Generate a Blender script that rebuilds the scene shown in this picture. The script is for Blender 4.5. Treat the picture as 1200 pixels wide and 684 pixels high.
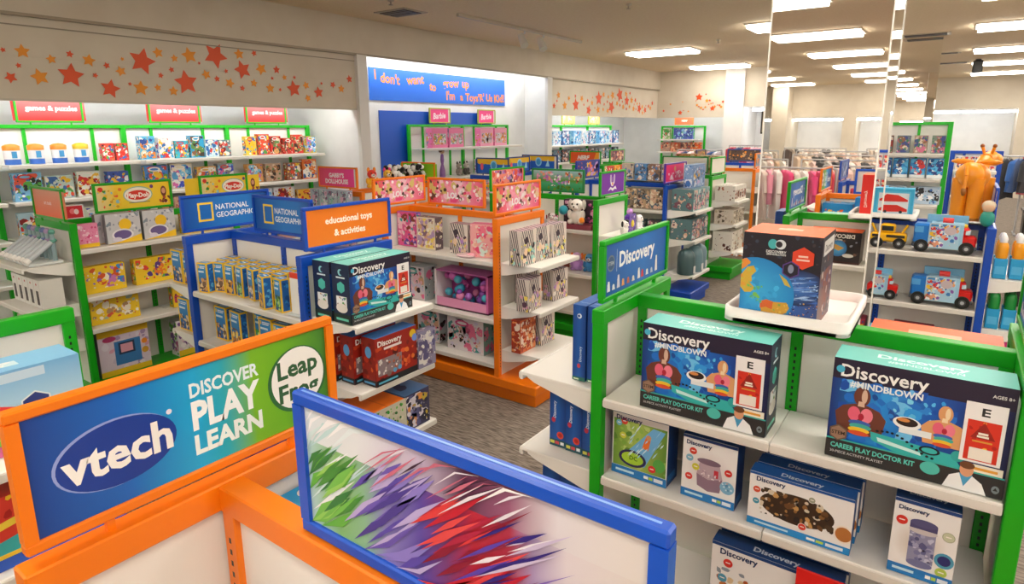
import bpy, math, random
from mathutils import Vector, Matrix
for _o in list(bpy.data.objects): bpy.data.objects.remove(_o)
SC = bpy.context.scene
COL = SC.collection
PI = math.pi
# ---------------------------------------------------------------- camera
FPX, YAW, PIT, ROL, PCY = 731.87, -.6167, .2063, -.0058, 304.52
def _basis(y, p, r):
    F = Vector((math.sin(y)*math.cos(p), math.cos(y)*math.cos(p), -math.sin(p)))
    rt = Vector((math.cos(y), -math.sin(y), 0)); up = rt.cross(F)
    return rt*math.cos(r)+up*math.sin(r), up*math.cos(r)-rt*math.sin(r), F
_R, _U, _F = _basis(YAW, PIT, ROL)
CAMP = Vector((0, 0, 2.0))
cd = bpy.data.cameras.new('camera'); cam = bpy.data.objects.new('camera', cd); COL.objects.link(cam)
cd.sensor_fit = 'HORIZONTAL'; cd.sensor_width = 36; cd.lens = FPX/1200*36
cd.shift_y = -(342-PCY)/1200; cd.clip_start = .02; cd.clip_end = 200
m = Matrix((_R, _U, -_F)).transposed().to_4x4(); m.translation = CAMP; cam.matrix_world = m
SC.camera = cam
def at(px, py, axis, val):
    d = _F+_R*((px-600)/FPX)+_U*((PCY-py)/FPX)
    return CAMP+d*((val-CAMP[axis])/d[axis])
# ---------------------------------------------------------------- world, exposure
w = bpy.data.worlds.new('world'); SC.world = w; w.use_nodes = True
w.node_tree.nodes['Background'].inputs[0].default_value = (.9, .87, .82, 1)
w.node_tree.nodes['Background'].inputs[1].default_value = .25
SC.view_settings.view_transform = 'Standard'; SC.view_settings.look = 'None'
SC.view_settings.exposure = -0.08; SC.view_settings.gamma = 1; SC.view_settings.use_curve_mapping = False
LIGHT_W = 17.0      # ceiling troffer emission
COVE_W = 24.0        # cove tube emission
# ---------------------------------------------------------------- materials (procedural)
def hexc(h):
    h = h.lstrip('#')
    if len(h) == 3: h = ''.join(c*2 for c in h)
    o = []
    for i in (0, 2, 4):
        s = int(h[i:i+2], 16)/255
        o.append(s/12.92 if s <= .04045 else ((s+.055)/1.055)**2.4)
    return (o[0], o[1], o[2], 1.0)
MATS = {}
def vmat(name, rough=.45, metal=0, nscale=60, namp=.05, bump=0, coat=0, sheen=0):
    """Principled surface whose colour is the object's own print colour, with fine procedural grain."""
    m = bpy.data.materials.new(name); m.use_nodes = True; nt = m.node_tree; b = nt.nodes['Principled BSDF']
    at_ = nt.nodes.new('ShaderNodeAttribute'); at_.attribute_name = 'Col'
    tc = nt.nodes.new('ShaderNodeTexCoord'); no = nt.nodes.new('ShaderNodeTexNoise')
    no.inputs['Scale'].default_value = nscale; nt.links.new(tc.outputs['Object'], no.inputs['Vector'])
    mr = nt.nodes.new('ShaderNodeMapRange'); mr.inputs[3].default_value = max(0, rough-namp*2); mr.inputs[4].default_value = rough+namp*2
    nt.links.new(no.outputs[0], mr.inputs[0]); nt.links.new(mr.outputs[0], b.inputs['Roughness'])
    nt.links.new(at_.outputs['Color'], b.inputs['Base Color'])
    b.inputs['Metallic'].default_value = metal; b.inputs['Coat Weight'].default_value = coat
    b.inputs['Sheen Weight'].default_value = sheen
    if bump:
        bp = nt.nodes.new('ShaderNodeBump'); bp.inputs['Strength'].default_value = bump; bp.inputs['Distance'].default_value = .004
        nt.links.new(no.outputs[0], bp.inputs['Height']); nt.links.new(bp.outputs[0], b.inputs['Normal'])
    MATS[name] = m; return m
vmat('carton', .45, namp=.015); vmat('painted_steel', .4, nscale=25, namp=.015, coat=.08)
vmat('plastic', .32, namp=.012); vmat('fabric', .9, nscale=180, namp=.04, bump=.5, sheen=.3)
vmat('sign_print', .42, namp=.01); vmat('wood', .55, nscale=14, namp=.1, bump=.1)
def emat(name, col, s):
    m = bpy.data.materials.new(name); m.use_nodes = True; nt = m.node_tree; nt.nodes.clear()
    e = nt.nodes.new('ShaderNodeEmission'); o = nt.nodes.new('ShaderNodeOutputMaterial')
    e.inputs[0].default_value = col; e.inputs[1].default_value = s; nt.links.new(e.outputs[0], o.inputs[0]); MATS[name] = m
emat('lamp_glow', (1, .93, .82, 1), LIGHT_W); emat('cove_glow', (.93, .97, 1, 1), COVE_W)
def pmat(name, c1, c2, scale, rough, bump=0, stretch=(1, 1, 1), detail=4, lo=.35, hi=.65):
    m = bpy.data.materials.new(name); m.use_nodes = True; nt = m.node_tree; b = nt.nodes['Principled BSDF']
    tc = nt.nodes.new('ShaderNodeTexCoord'); mp = nt.nodes.new('ShaderNodeMapping'); mp.inputs['Scale'].default_value = stretch
    no = nt.nodes.new('ShaderNodeTexNoise'); no.inputs['Scale'].default_value = scale; no.inputs['Detail'].default_value = detail
    cr = nt.nodes.new('ShaderNodeValToRGB'); cr.color_ramp.elements[0].color = hexc(c1); cr.color_ramp.elements[1].color = hexc(c2)
    cr.color_ramp.elements[0].position = lo; cr.color_ramp.elements[1].position = hi
    nt.links.new(tc.outputs['Object'], mp.inputs[0]); nt.links.new(mp.outputs[0], no.inputs['Vector'])
    nt.links.new(no.outputs[0], cr.inputs[0]); nt.links.new(cr.outputs[0], b.inputs['Base Color']); b.inputs['Roughness'].default_value = rough
    if bump:
        bp = nt.nodes.new('ShaderNodeBump'); bp.inputs['Strength'].default_value = bump; bp.inputs['Distance'].default_value = .003
        nt.links.new(no.outputs[0], bp.inputs['Height']); nt.links.new(bp.outputs[0], b.inputs['Normal'])
    MATS[name] = m; return m
pmat('carpet', '5e544c', '998d81', 6, .95, .5, (2, 14, 1), 12, .36, .64)
pmat('wall_paint', 'd8cebd', 'ded5c5', 3, .85); pmat('wall_white', 'e9e9e8', 'f0f0ef', 3, .8)
pmat('ceiling_paint', 'ead6b4', 'f0dec0', 30, .9, .3)
def glassmat(name, rough, metal, col, alpha=1, trans=0):
    m = bpy.data.materials.new(name); m.use_nodes = True; b = m.node_tree.nodes['Principled BSDF']
    b.inputs['Base Color'].default_value = col; b.inputs['Roughness'].default_value = rough; b.inputs['Metallic'].default_value = metal
    b.inputs['Alpha'].default_value = alpha; b.inputs['Transmission Weight'].default_value = trans; MATS[name] = m
glassmat('mirror', .01, 1, (.93, .91, .88, 1)); glassmat('clear_plastic', .08, 0, (.95, .97, 1, 1), .22)
# ---------------------------------------------------------------- mesh builder with colour per vertex
class MB:
    def __init__(s): s.v = []; s.f = []; s.c = []; s.sm = []
    def add(s, vs, fs, col, smooth=False):
        n = len(s.v); s.v += [tuple(p) for p in vs]; s.f += [tuple(i+n for i in f) for f in fs]
        s.c += (col if isinstance(col, list) else [hexc(col) if isinstance(col, str) else col]*len(vs)); s.sm += [smooth]*len(fs)
        return s
    def box(s, x0, x1, y0, y1, z0, z1, col, bev=0):
        if not bev:
            return s.add([(x, y, z) for x in (x0, x1) for y in (y0, y1) for z in (z0, z1)],
                  [(0, 1, 3, 2), (4, 6, 7, 5), (0, 4, 5, 1), (2, 3, 7, 6), (0, 2, 6, 4), (1, 5, 7, 3)], col)
        b = bev; c = ((x0+x1)/2, (y0+y1)/2, (z0+z1)/2); h = ((x1-x0)/2, (y1-y0)/2, (z1-z0)/2)
        V = []; idx = {}
        for sx in (-1, 1):
            for sy in (-1, 1):
                for sz in (-1, 1):
                    sg = (sx, sy, sz)
                    for a in range(3):
                        p = [c[k]+sg[k]*(h[k] if k == a else h[k]-b) for k in range(3)]
                        idx[(sg, a)] = len(V); V.append(p)
        Fs = []
        def quad(l):
            cen = [sum(V[i][k] for i in l)/len(l)-c[k] for k in range(3)]
            a, b_, d = Vector(V[l[0]]), Vector(V[l[1]]), Vector(V[l[2]])
            if (b_-a).cross(d-a).dot(Vector(cen)) < 0: l = l[::-1]
            Fs.append(tuple(l))
        for a in range(3):
            o1, o2 = [k for k in range(3) if k != a]
            for sa in (-1, 1):
                l = []
                for (p, q) in ((-1, -1), (1, -1), (1, 1), (-1, 1)):
                    sg = [0]*3; sg[a] = sa; sg[o1] = p; sg[o2] = q; l.append(idx[(tuple(sg), a)])
                quad(l)
            for p in (-1, 1):
                for q in (-1, 1):
                    l = []
                    for sa, ax in ((-1, o1), (1, o1), (1, o2), (-1, o2)):
                        sg = [0]*3; sg[a] = sa; sg[o1] = p; sg[o2] = q; l.append(idx[(tuple(sg), ax)])
                    quad(l)
        for sx in (-1, 1):
            for sy in (-1, 1):
                for sz in (-1, 1): quad([idx[((sx, sy, sz), a)] for a in range(3)])
        return s.add(V, Fs, col)
    def cyl(s, p0, p1, r0, col, n=10, r1=None, caps=True, smooth=True):
        r1 = r0 if r1 is None else r1; p0 = Vector(p0); p1 = Vector(p1); d = (p1-p0).normalized()
        u = d.orthogonal().normalized(); w_ = d.cross(u); V = []
        for p, r in ((p0, r0), (p1, r1)):
            for i in range(n):
                a = 2*PI*i/n; V.append(p+u*(r*math.cos(a))+w_*(r*math.sin(a)))
        s.add(V, [(i, (i+1) % n, n+(i+1) % n, n+i) for i in range(n)], col, smooth)
        if caps:
            s.add(V[:n], [tuple(range(n))[::-1]], col); s.add(V[n:], [tuple(range(n))], col)
        return s
    def tube(s, pts, r, col, n=8):
        for a, b in zip(pts, pts[1:]): s.cyl(a, b, r, col, n)
        return s
    def lathe(s, prof, col, cx=0, cy=0, n=14, smooth=True):
        V = [(cx+r*math.cos(2*PI*i/n), cy+r*math.sin(2*PI*i/n), z) for r, z in prof for i in range(n)]
        F = [(k*n+i, k*n+(i+1) % n, (k+1)*n+(i+1) % n, (k+1)*n+i) for k in range(len(prof)-1) for i in range(n)]
        cols = col
        if isinstance(col, list): cols = [hexc(c) for c in col for _ in range(n)]
        return s.add(V, F, cols, smooth)
    def ell(s, c, r, col, nu=12, nv=8, rot=None):
        if isinstance(r, (int, float)): r = (r, r, r)
        V = []
        for j in range(nv+1):
            t = PI*j/nv
            for i in range(nu):
                a = 2*PI*i/nu; p = Vector((r[0]*math.sin(t)*math.cos(a), r[1]*math.sin(t)*math.sin(a), r[2]*math.cos(t)))
                if rot: p = rot @ p
                V.append(p+Vector(c))
        return s.add(V, [(j*nu+i, (j+1)*nu+i, (j+1)*nu+(i+1) % nu, j*nu+(i+1) % nu) for j in range(nv) for i in range(nu)], col, True)
    def prism(s, pts, o, u, v, n, th, col):
        """extruded outline: pts (a,b) -> o+a*u+b*v, thickness th along n"""
        o, u, v, n = Vector(o), Vector(u), Vector(v), Vector(n); k = len(pts)
        A = [o+u*a+v*b for a, b in pts]; B = [p+n*th for p in A]
        s.add(A+B, [tuple(range(k))[::-1], tuple(range(k, 2*k))]+[(i, (i+1) % k, k+(i+1) % k, k+i) for i in range(k)], col)
        return s
    def art(s, A, o, u, v, n, size):
        """A: Art; size = height in metres; o = lower-left corner"""
        o, u, v, n = Vector(o), Vector(u), Vector(v), Vector(n)
        for pts, fs, cols, layer in A.sh:
            z = n*(.0002+layer*.00006)
            s.add([o+u*(x*size)+v*(y*size)+z for x, y in pts], fs, cols)
        return s
    def mesh(s, name):
        me = bpy.data.meshes.new(name); me.from_pydata(s.v, [], s.f)
        ca = me.color_attributes.new('Col', 'FLOAT_COLOR', 'POINT')
        ca.data.foreach_set('color', [x for c in s.c for x in c])
        me.polygons.foreach_set('use_smooth', s.sm); me.update(); return me
# ---------------------------------------------------------------- flat prints
_tc = {}
def textgeo(body, bold=.0, shear=0):
    k = (body, bold, shear)
    if k not in _tc:
        cu = bpy.data.curves.new('t', 'FONT'); cu.body = body; cu.size = 1; cu.resolution_u = 2; cu.offset = bold; cu.shear = shear
        cu.fill_mode = 'FRONT'
        ob = bpy.data.objects.new('t', cu); me = bpy.data.meshes.new_from_object(ob)
        V = [(v.co.x, v.co.y) for v in me.vertices]; Fs = [tuple(p.vertices) for p in me.polygons]
        Fs = [f if me.polygons[i].normal.z > 0 else f[::-1] for i, f in enumerate(Fs)]
        bpy.data.meshes.remove(me); bpy.data.objects.remove(ob); bpy.data.curves.remove(cu)
        x0 = min(v[0] for v in V); x1 = max(v[0] for v in V); y0 = min(v[1] for v in V); y1 = max(v[1] for v in V)
        _tc[k] = ([(x-x0, y) for x, y in V], Fs, x1-x0, y0, y1)
    return _tc[k]
class Art:
    """x in [0,a], y in [0,1]"""
    def __init__(s, a, bg=None): s.a = a; s.sh = []; s.n = 0; (bg and s.rect(0, 0, 1, 1, bg))
    def _p(s, pts, fs, col, layer=None):
        pts = [(min(max(x, 0), s.a), min(max(y, 0), 1)) for x, y in pts]
        if layer is None: s.n += 1; layer = s.n
        s.sh.append((pts, fs, col if isinstance(col, list) else [hexc(col)]*len(pts), layer)); return s
    def poly(s, pts, col, layer=None): return s._p([(x*s.a, y) for x, y in pts], [tuple(range(len(pts)))], col, layer)
    def rect(s, x0, y0, x1, y1, col): return s.poly([(x0, y0), (x1, y0), (x1, y1), (x0, y1)], col)
    def grad(s, x0, y0, x1, y1, stops, vert=False):
        """stops: [(t, colour)]"""
        s.n += 1
        for (t0, c0), (t1, c1) in zip(stops, stops[1:]):
            if vert: P = [(x0, y0+(y1-y0)*t0), (x1, y0+(y1-y0)*t0), (x1, y0+(y1-y0)*t1), (x0, y0+(y1-y0)*t1)]; cc = [c0, c0, c1, c1]
            else: P = [(x0+(x1-x0)*t0, y0), (x0+(x1-x0)*t1, y0), (x0+(x1-x0)*t1, y1), (x0+(x1-x0)*t0, y1)]; cc = [c0, c1, c1, c0]
            s._p([(x*s.a, y) for x, y in P], [(0, 1, 2, 3)], [hexc(c) for c in cc], s.n)
        return s
    def ell(s, cx, cy, rx, ry, col, rot=0, n=18, layer=None):
        n = 40 if max(rx, ry) > .2 and n == 18 else n; c, si = math.cos(rot), math.sin(rot); P = []
        for i in range(n):
            a = 2*PI*i/n; x, y = rx*math.cos(a), ry*math.sin(a); P.append((cx*s.a+x*c-y*si, cy+x*si+y*c))
        return s._p(P, [tuple(range(n))], col, layer)
    def shade(s, cx, cy, rx, ry, c_in, c_out, rot=0, n=36):
        c, si = math.cos(rot), math.sin(rot); P = [(cx*s.a, cy)]
        for i in range(n):
            a = 2*PI*i/n; x, y = rx*math.cos(a), ry*math.sin(a); P.append((cx*s.a+x*c-y*si, cy+x*si+y*c))
        return s._p(P, [(0, i+1, (i+1) % n+1) for i in range(n)], [hexc(c_in)]+[hexc(c_out)]*n)
    def reg(s, cx, cy, r, n, col, rot=0, inner=None):
        P = []; k = n*2 if inner else n
        for i in range(k):
            a = rot+2*PI*i/k+PI/2; rr = r if (not inner or i % 2 == 0) else r*inner
            P.append((cx*s.a+rr*math.cos(a), cy+rr*math.sin(a)))
        if inner: return s._p([(cx*s.a, cy)]+P, [(0, i+1, (i+1) % k+1) for i in range(k)], col)
        return s._p(P, [tuple(range(k))], col)
    def text(s, t, cx, cy, h, col, bold=.0, al='c', maxw=None, rot=0, sx=1, shear=0):
        """cap height about 0.7*h; cy is the vertical middle"""
        V, Fs, w_, y0, y1 = textgeo(t, bold, shear); k = h; kx = k*sx
        if maxw and w_*kx > maxw*s.a: kx = maxw*s.a/w_; k = min(k, kx/sx*1.25)
        ox = {'c': -w_/2, 'l': 0, 'r': -w_}[al]; c, si = math.cos(rot), math.sin(rot); P = []
        for x, y in V:
            X, Y = (x+ox)*kx, (y-.35)*k; P.append((cx*s.a+X*c-Y*si, cy+X*si+Y*c))
        return s._p(P, Fs, col)
    def blobs(s, x0, y0, x1, y1, pal, n, r0, r1, seed=0, k=7, ecc=.6):
        R = random.Random(seed); base = s.n
        for i in range(n):
            cx = R.uniform(x0, x1); cy = R.uniform(y0, y1); r = R.uniform(r0, r1); P = []; ph = R.random()*6.3; e = R.uniform(ecc, 1); ro = R.random()*3.14
            for j in range(k):
                a = 2*PI*j/k; rr = r*R.uniform(.75, 1.15); X, Y = rr*math.cos(a), rr*e*math.sin(a)
                X, Y = X*math.cos(ro)-Y*math.sin(ro), X*math.sin(ro)+Y*math.cos(ro)
                P.append((min(max(cx*s.a+X, x0*s.a), x1*s.a), min(max(cy+Y, y0), y1)))
            s._p(P, [tuple(range(k))], R.choice(pal), base+1+i % 10)
        s.n = base+11; return s
    def streaks(s, x0, y0, x1, y1, pal, n, ang, ln, wd, seed=0):
        R = random.Random(seed); base = s.n
        for i in range(n):
            cx = R.uniform(x0, x1)*s.a; cy = R.uniform(y0, y1); a = ang+R.uniform(-.04, .04); l = ln*R.uniform(.5, 1.2); w_ = wd*R.uniform(.4, 1.2)
            dx, dy = math.cos(a), math.sin(a)
            P = [(cx-dx*l, cy-dy*l), (cx+dy*w_, cy-dx*w_), (cx+dx*l, cy+dy*l), (cx-dy*w_, cy+dx*w_)]
            s._p(P, [(0, 1, 2, 3)], R.choice(pal), base+1+i % 12)
        s.n = base+13; return s
    def stripes(s, x0, y0, x1, y1, col, n, slant=.3, duty=.45):
        base = s.n
        for i in range(-n//2, n):
            a = x0+(x1-x0)*i/n*1.5-.2; w_ = (x1-x0)/n*1.5*duty
            P = [(a, y0), (a+w_, y0), (a+w_+slant, y1), (a+slant, y1)]
            P = [(min(max(x, x0), x1), y) for x, y in P]
            if P[0][0] == P[1][0] and P[2][0] == P[3][0]: continue
            s.poly(P, col, base+1)
        s.n = base+1; return s
# ---------------------------------------------------------------- objects
ALL_LABELS = {}
def ob(name, me, mat, parent=None, loc=(0, 0, 0), rz=0, label=None, cat=None, group=None, kind=None):
    o = bpy.data.objects.new(name, me.mesh(name) if isinstance(me, MB) else me); COL.objects.link(o)
    if o.data is not None and len(o.data.materials) == 0 and mat: o.data.materials.append(MATS[mat])
    o.location = loc; o.rotation_euler = (0, 0, rz)
    if parent: o.parent = parent
    if label: o['label'] = label
    if cat: o['category'] = cat
    if group: o['group'] = group
    if kind: o['kind'] = kind
    return o
def root(name, label, cat, loc=(0, 0, 0), rz=0, group=None): return ob(name, None, None, None, loc, rz, label, cat, group)
ORD = ['leftmost', 'second from left', 'third from left', 'fourth from left', 'fifth from left', 'sixth from left', 'seventh from left', 'eighth from left', 'ninth from left', 'tenth from left', 'eleventh from left', 'twelfth from left']
def ords(n):
    if n == 1: return ['']
    if n == 2: return ['left', 'right']
    if n == 3: return ['left', 'middle', 'right']
    return ORD[:n-1]+['rightmost']
def row(name, desc, where, cat, meshes, places, mat='carton', group=None, order=None):
    """separate boxes in a row, left to right as seen; places: (x,y,z,rz)"""
    o_ = order or ords(len(places)); out = []
    for i, p in enumerate(places):
        me = meshes[i % len(meshes)] if isinstance(meshes, list) else meshes
        lab = (o_[i]+' '+desc+' '+where).strip()
        out.append(ob(name, me, mat, None, p[:3], p[3] if len(p) > 3 else 0, lab, cat, group or (desc+'s '+where if len(places) > 1 else None)))
    return out
def carton(w_, d, h, body, front=None, top=None, right=None, left=None, back=None, bev=.0015, name='carton'):
    """box standing on its base, front towards -Y"""
    m_ = MB().box(-w_/2, w_/2, -d/2, d/2, 0, h, body, bev)
    if front: m_.art(front, (-w_/2, -d/2, 0), (1, 0, 0), (0, 0, 1), (0, -1, 0), h)
    if back: m_.art(back, (w_/2, d/2, 0), (-1, 0, 0), (0, 0, 1), (0, 1, 0), h)
    if top: m_.art(top, (-w_/2, -d/2, h), (1, 0, 0), (0, 1, 0), (0, 0, 1), d)
    if right: m_.art(right, (w_/2, -d/2, 0), (0, 1, 0), (0, 0, 1), (1, 0, 0), h)
    if left: m_.art(left, (-w_/2, d/2, 0), (0, -1, 0), (0, 0, 1), (-1, 0, 0), h)
    me = m_.mesh(name); me.materials.append(MATS['carton']); return me
# ================================================================ room
def struct(name, mb, mat, parent=None): return ob(name, mb, mat, parent, kind='structure' if not parent else None)
W_ = 'ffffff'
struct('floor', MB().box(-9, 14, -17.5, 25, -.12, 0, W_), 'carpet')
struct('ceiling', MB().box(-9, 14, -17.5, 25, 3.4, 3.55, W_), 'ceiling_paint')
wl = struct('wall_left', MB().box(-8.3, -8.0, -17.5, 16.9, 0, 3.4, W_).box(-8, -6.5, 5.7, 5.82, 0, 3.4, W_).box(-8, -6.5, 10.3, 10.42, 0, 3.4, W_)
            .box(-8, -6.98, 5.82, 10.3, 0, 3.06, W_), 'wall_white')
struct('wall_left_bulkhead', MB().box(-8, -6.5, -17.5, 5.76, 2.62, 3.4, W_).box(-8, -6.5, 10.36, 15.7, 2.62, 3.4, W_).box(-8, -6.52, 5.79, 10.33, 3.07, 3.4, W_)
       .box(-6.62, -6.505, -17.5, 5.7, 2.26, 2.64, W_).box(-6.62, -6.505, 10.42, 15.7, 2.26, 2.64, W_)
       .box(-6.53, -6.46, -17.5, 15.7, 2.96, 3.4, W_).box(-6.56, -6.5, 5.82, 10.3, 2.97, 3.08, W_), 'wall_paint')
struct('trim_1', MB().box(-6.5, -6.49, -17.5, 5.7, 2.255, 2.275, 'cfc6b8').box(-6.5, -6.492, -17.5, 5.7, 2.865, 2.875, '9a907f').box(-6.48, -6.45, -17.5, 15.7, 2.94, 2.965, 'a89c88')
       .box(-6.5, -6.44, 5.68, 5.84, 0, 2.95, 'e4e2de').box(-6.5, -6.44, 10.28, 10.44, 0, 2.95, 'dcdad6'), 'painted_steel')
wb = struct('wall_far', MB().box(-8.3, -2.4, 16.9, 17.1, 0, 3.4, W_).box(-4.78, -4.33, 15.64, 16.9, 0, 3.4, W_).box(-2.5, 14, 24, 24.2, 0, 3.4, W_).box(-2.6, -2.4, 16.9, 24, 0, 3.4, W_), 'wall_white')
struct('wall_far_bulkhead', MB().box(-8, -4.35, 15.7, 16.9, 2.62, 3.4, W_).box(-6.6, -4.36, 15.71, 15.82, 2.26, 2.64, W_).box(-2.5, 14, 22.8, 24, 2.5, 3.4, W_)
       .box(-4.36, -2.4, 15.75, 16.88, 2.5, 3.4, W_).box(1.2, 1.6, 22.7, 24, 0, 2.5, W_).box(4.6, 5.0, 22.7, 24, 0, 2.5, W_).box(-1.4, -1.0, 22.7, 24, 0, 2.5, W_), 'wall_paint')
struct('wall_right', MB().box(14, 14.2, -17.5, 24.2, 0, 3.4, W_), 'wall_paint')
struct('wall_behind', MB().box(-8.3, 14.2, -17.7, -17.5, 0, 3.4, W_), 'wall_white')
struct('wall_behind_bulkhead', MB().box(-8.3, 14.2, -17.5, -16.4, 2.35, 3.4, W_).box(-8, -7, -17.5, -13, 2.2, 3.4, W_).box(-3.3, -2.9, -17.5, -16.3, 0, 2.4, W_)
       .box(-.9, -.6, -17.5, -16.3, 0, 2.4, W_).box(1.6, 1.9, -17.5, -16.3, 0, 2.4, W_).box(-5.4, -4.9, -17.5, -15.6, 0, 3.4, W_), 'wall_paint')
# star decals: separate stickers on the bulkheads
STARS = [(500,215,48,0),(250,265,48,0),(655,290,42,0),(757,195,42,0),(388,312,36,0),(38,272,25,0),(853,245,30,0),(1033,312,25,0),(1120,325,17,0),
 (78,180,30,1),(180,208,20,1),(140,270,35,1),(312,212,25,1),(425,250,20,1),(555,185,20,1),(665,195,28,1),(495,310,28,1),(610,320,18,1),(725,262,17,1),(808,292,17,1),(918,242,20,1),
 (840,190,18,1),(950,310,16,1),(893,292,13,1),(613,205,14,1),(555,308,14,1),(430,207,8,1),(1000,272,9,1),(1076,300,12,1),(1083,345,11,1),
 (65,230,12,0),(10,175,12,0),(245,190,15,0),(375,230,13,0),(335,265,11,0),(457,295,8,0),(565,265,11,0),(603,245,11,0),(763,277,11,0),(795,250,8,0),(893,187,10,0),(972,245,13,0),
 (852,310,10,0),(957,275,6,0),(985,315,6,0),(1035,272,6,0),(1170,298,10,0),(1130,293,5,0),(700,222,6,0),(1200,312,12,1),(1228,278,11,0)]
_wlb = bpy.data.objects['wall_left_bulkhead']; _wfb = bpy.data.objects['wall_far_bulkhead']
def starmesh(col):
    R = random.Random(4); P = []
    for i in range(10):
        a = PI/2+i*PI/5; r = 1 if i % 2 == 0 else .5; P.append((r*math.cos(a), r*math.sin(a)))
    return MB().prism(P, (0, 0, 0), (0, 1, 0), (0, 0, 1), (1, 0, 0), .05, col).mesh('star_decal')
_sm = [starmesh('e8541c'), starmesh('f29a1e')]
_R0 = random.Random(3)
for px, py, r, k in STARS:
    p = at(px/3, py/3, 0, -6.5); q = at(px/3+r/3, py/3, 0, -6.5); s = abs(q.y-p.y)*1.0
    for wall in range(3):
        if wall == 2 and (px*7+py) % 5 < 2: continue
        o = ob('star_decal', _sm[k], 'carton', _wlb if wall < 2 else _wfb)
        sp = (px/1230)
        if wall == 0: o.location = (-6.5, p.y, min(max(p.z, 2.3+s), 2.86-s*.6))
        elif wall == 1: o.location = (-6.5, 10.45+sp*4.9, 2.3+(p.z-2.3)*.95); s *= 1.25
        else: o.location = (-6.38+sp*1.55, 15.695, 2.3+(p.z-2.3)*.95); o.rotation_euler = (0, 0, -PI/2); s *= .58
        if wall == 2 and r < 9: s *= 1.3
        o.rotation_euler.x = _R0.uniform(-.5, .5) if wall < 2 else 0
        o.scale = (.03, s, s)
# blue painted panels in the alcove, with the slogan lettering
ban = Art(3.28/.453, '1467d2')
for wd, x, y, h, r in (('I', .035, .8, .30, .06), ("don't", .125, .70, .3, -.06), ('want', .285, .74, .3, .1), ('to', .405, .55, .28, -.12), ('grow', .54, .72, .3, .05), ('up', .655, .74, .3, -.05),
                       ("I'm", .535, .28, .3, .02), ('a', .62, .26, .26, .1), ('Toys', .705, .26, .28, 0), ("'R'", .785, .27, .28, .1), ('Us', .855, .28, .28, -.05), ('Kid!', .945, .28, .3, .05)):
    ban.text(wd, x, y, h*1.38, 'f28a2a', .03, rot=r)
ob('slogan_banner', MB().box(-6.978, -6.96, 6.34, 9.62, 2.42, 2.875, '1467d2').art(ban, (-6.96, 6.34, 2.42), (0, 1, 0), (0, 0, 1), (1, 0, 0), .453), 'sign_print',
   label='long blue banner with wavy orange slogan lettering in the white alcove', cat='banner')
ob('blue_wall_panel', MB().box(-6.978, -6.964, 6.5, 9.2, .2, 2.28, '0d55c4', .002), 'sign_print', label='tall plain blue panel on the alcove wall behind the doll shelves', cat='panel')
# cove tubes behind the bulkhead boards
def cove(name, label, x0, y0, x1, y1, z):
    t = root(name, label, 'light', ((x0+x1)/2, (y0+y1)/2, z)); dx, dy = (x1-x0)/2, (y1-y0)/2
    ob('tube', MB().cyl((-dx, -dy, -.04), (dx, dy, -.04), .03, 'ffffff', 8), 'cove_glow', t)
    L = math.hypot(dx, dy); ux, uy = (.05, 0) if abs(dy) > abs(dx) else (0, .05)
    ob('tray', MB().box(-dx-ux, dx+ux, -dy-uy, dy+uy, 0, .03, 'eeeeee'), 'painted_steel', t)
cove('cove_light', 'cove light tube over the games shelves', -6.75, -4, -6.75, 5.6, 2.58)
cove('cove_light', 'cove light tube at top of the white alcove', -6.6, 6, -6.6, 10.1, 3.05)
cove('cove_light', 'cove light tube behind the farther starred bulkhead', -6.75, 10.4, -6.75, 15.5, 2.58)
cove('cove_light', 'cove light tube over the far corner shelves', -6.3, 15.95, -4.9, 15.95, 2.58)
cove('cove_light', 'added light tube brightening the wall left of the column', -4.2, 16.0, -2.7, 16.0, 2.47)  # tube added to brighten the otherwise dark recess here
cove('cove_light', 'cove light tube on the far clothing wall', -2, 23, 8, 23, 2.46)
cove('cove_light', 'cove light tube on the wall behind, seen in the mirror', -6, -16.6, 6, -16.6, 2.3)
# ceiling troffers
_fr = MB().box(-.63, .63, -.32, .32, 0, .02, 'f2ece0').mesh('frame'); _df = MB().box(-.6, .6, -.285, .285, -.042, -.001, W_).mesh('diffuser')
nl = {}
def troffer(x, y, lab):
    t = root('ceiling_light', lab, 'ceiling light', (x+.61, y, 3.379), 0, 'recessed ceiling lights'); ob('frame', _fr, 'painted_steel', t); ob('diffuser', _df, 'lamp_glow', t)
_yr = [-15.1, -12.2, -9.3, -6.4, -3.5, -.5, 2.5, 5.5, 8.6, 11.45, 14.85, 17.9, 21.2]
_rowname = ['in the last row behind the camera', 'in the sixth row behind the camera', 'in the fifth row behind the camera', 'in the fourth row behind the camera', 'in the third row behind the camera', 'in the row just behind the camera', 'above the nearest gondolas', 'above the mirrored column', 'beyond the mirrored column', 'in the middle distance', 'farther toward the back wall', 'near the back wall', 'closest to the far clothing wall']
_colname = {-7.9: 'farthest left', -5.3: 'left', -2.6: 'centre left', 0.0: 'centre', 2.65: 'right', 5.3: 'far right', 8.0: 'rightmost'}
for j, y in enumerate(_yr):
    for x in (-5.3, -2.6, 0.0, 2.65, 5.3, 8.0):
        if x == -5.3 and -1 < y < 11: continue
        if x <= -2.6 and y > 15.5: continue
        yy = 9.55 if (x == -2.6 and y == 8.6) else y
        troffer(x, yy, f'{_colname[x]} fluorescent ceiling light {_rowname[j]}')
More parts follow.
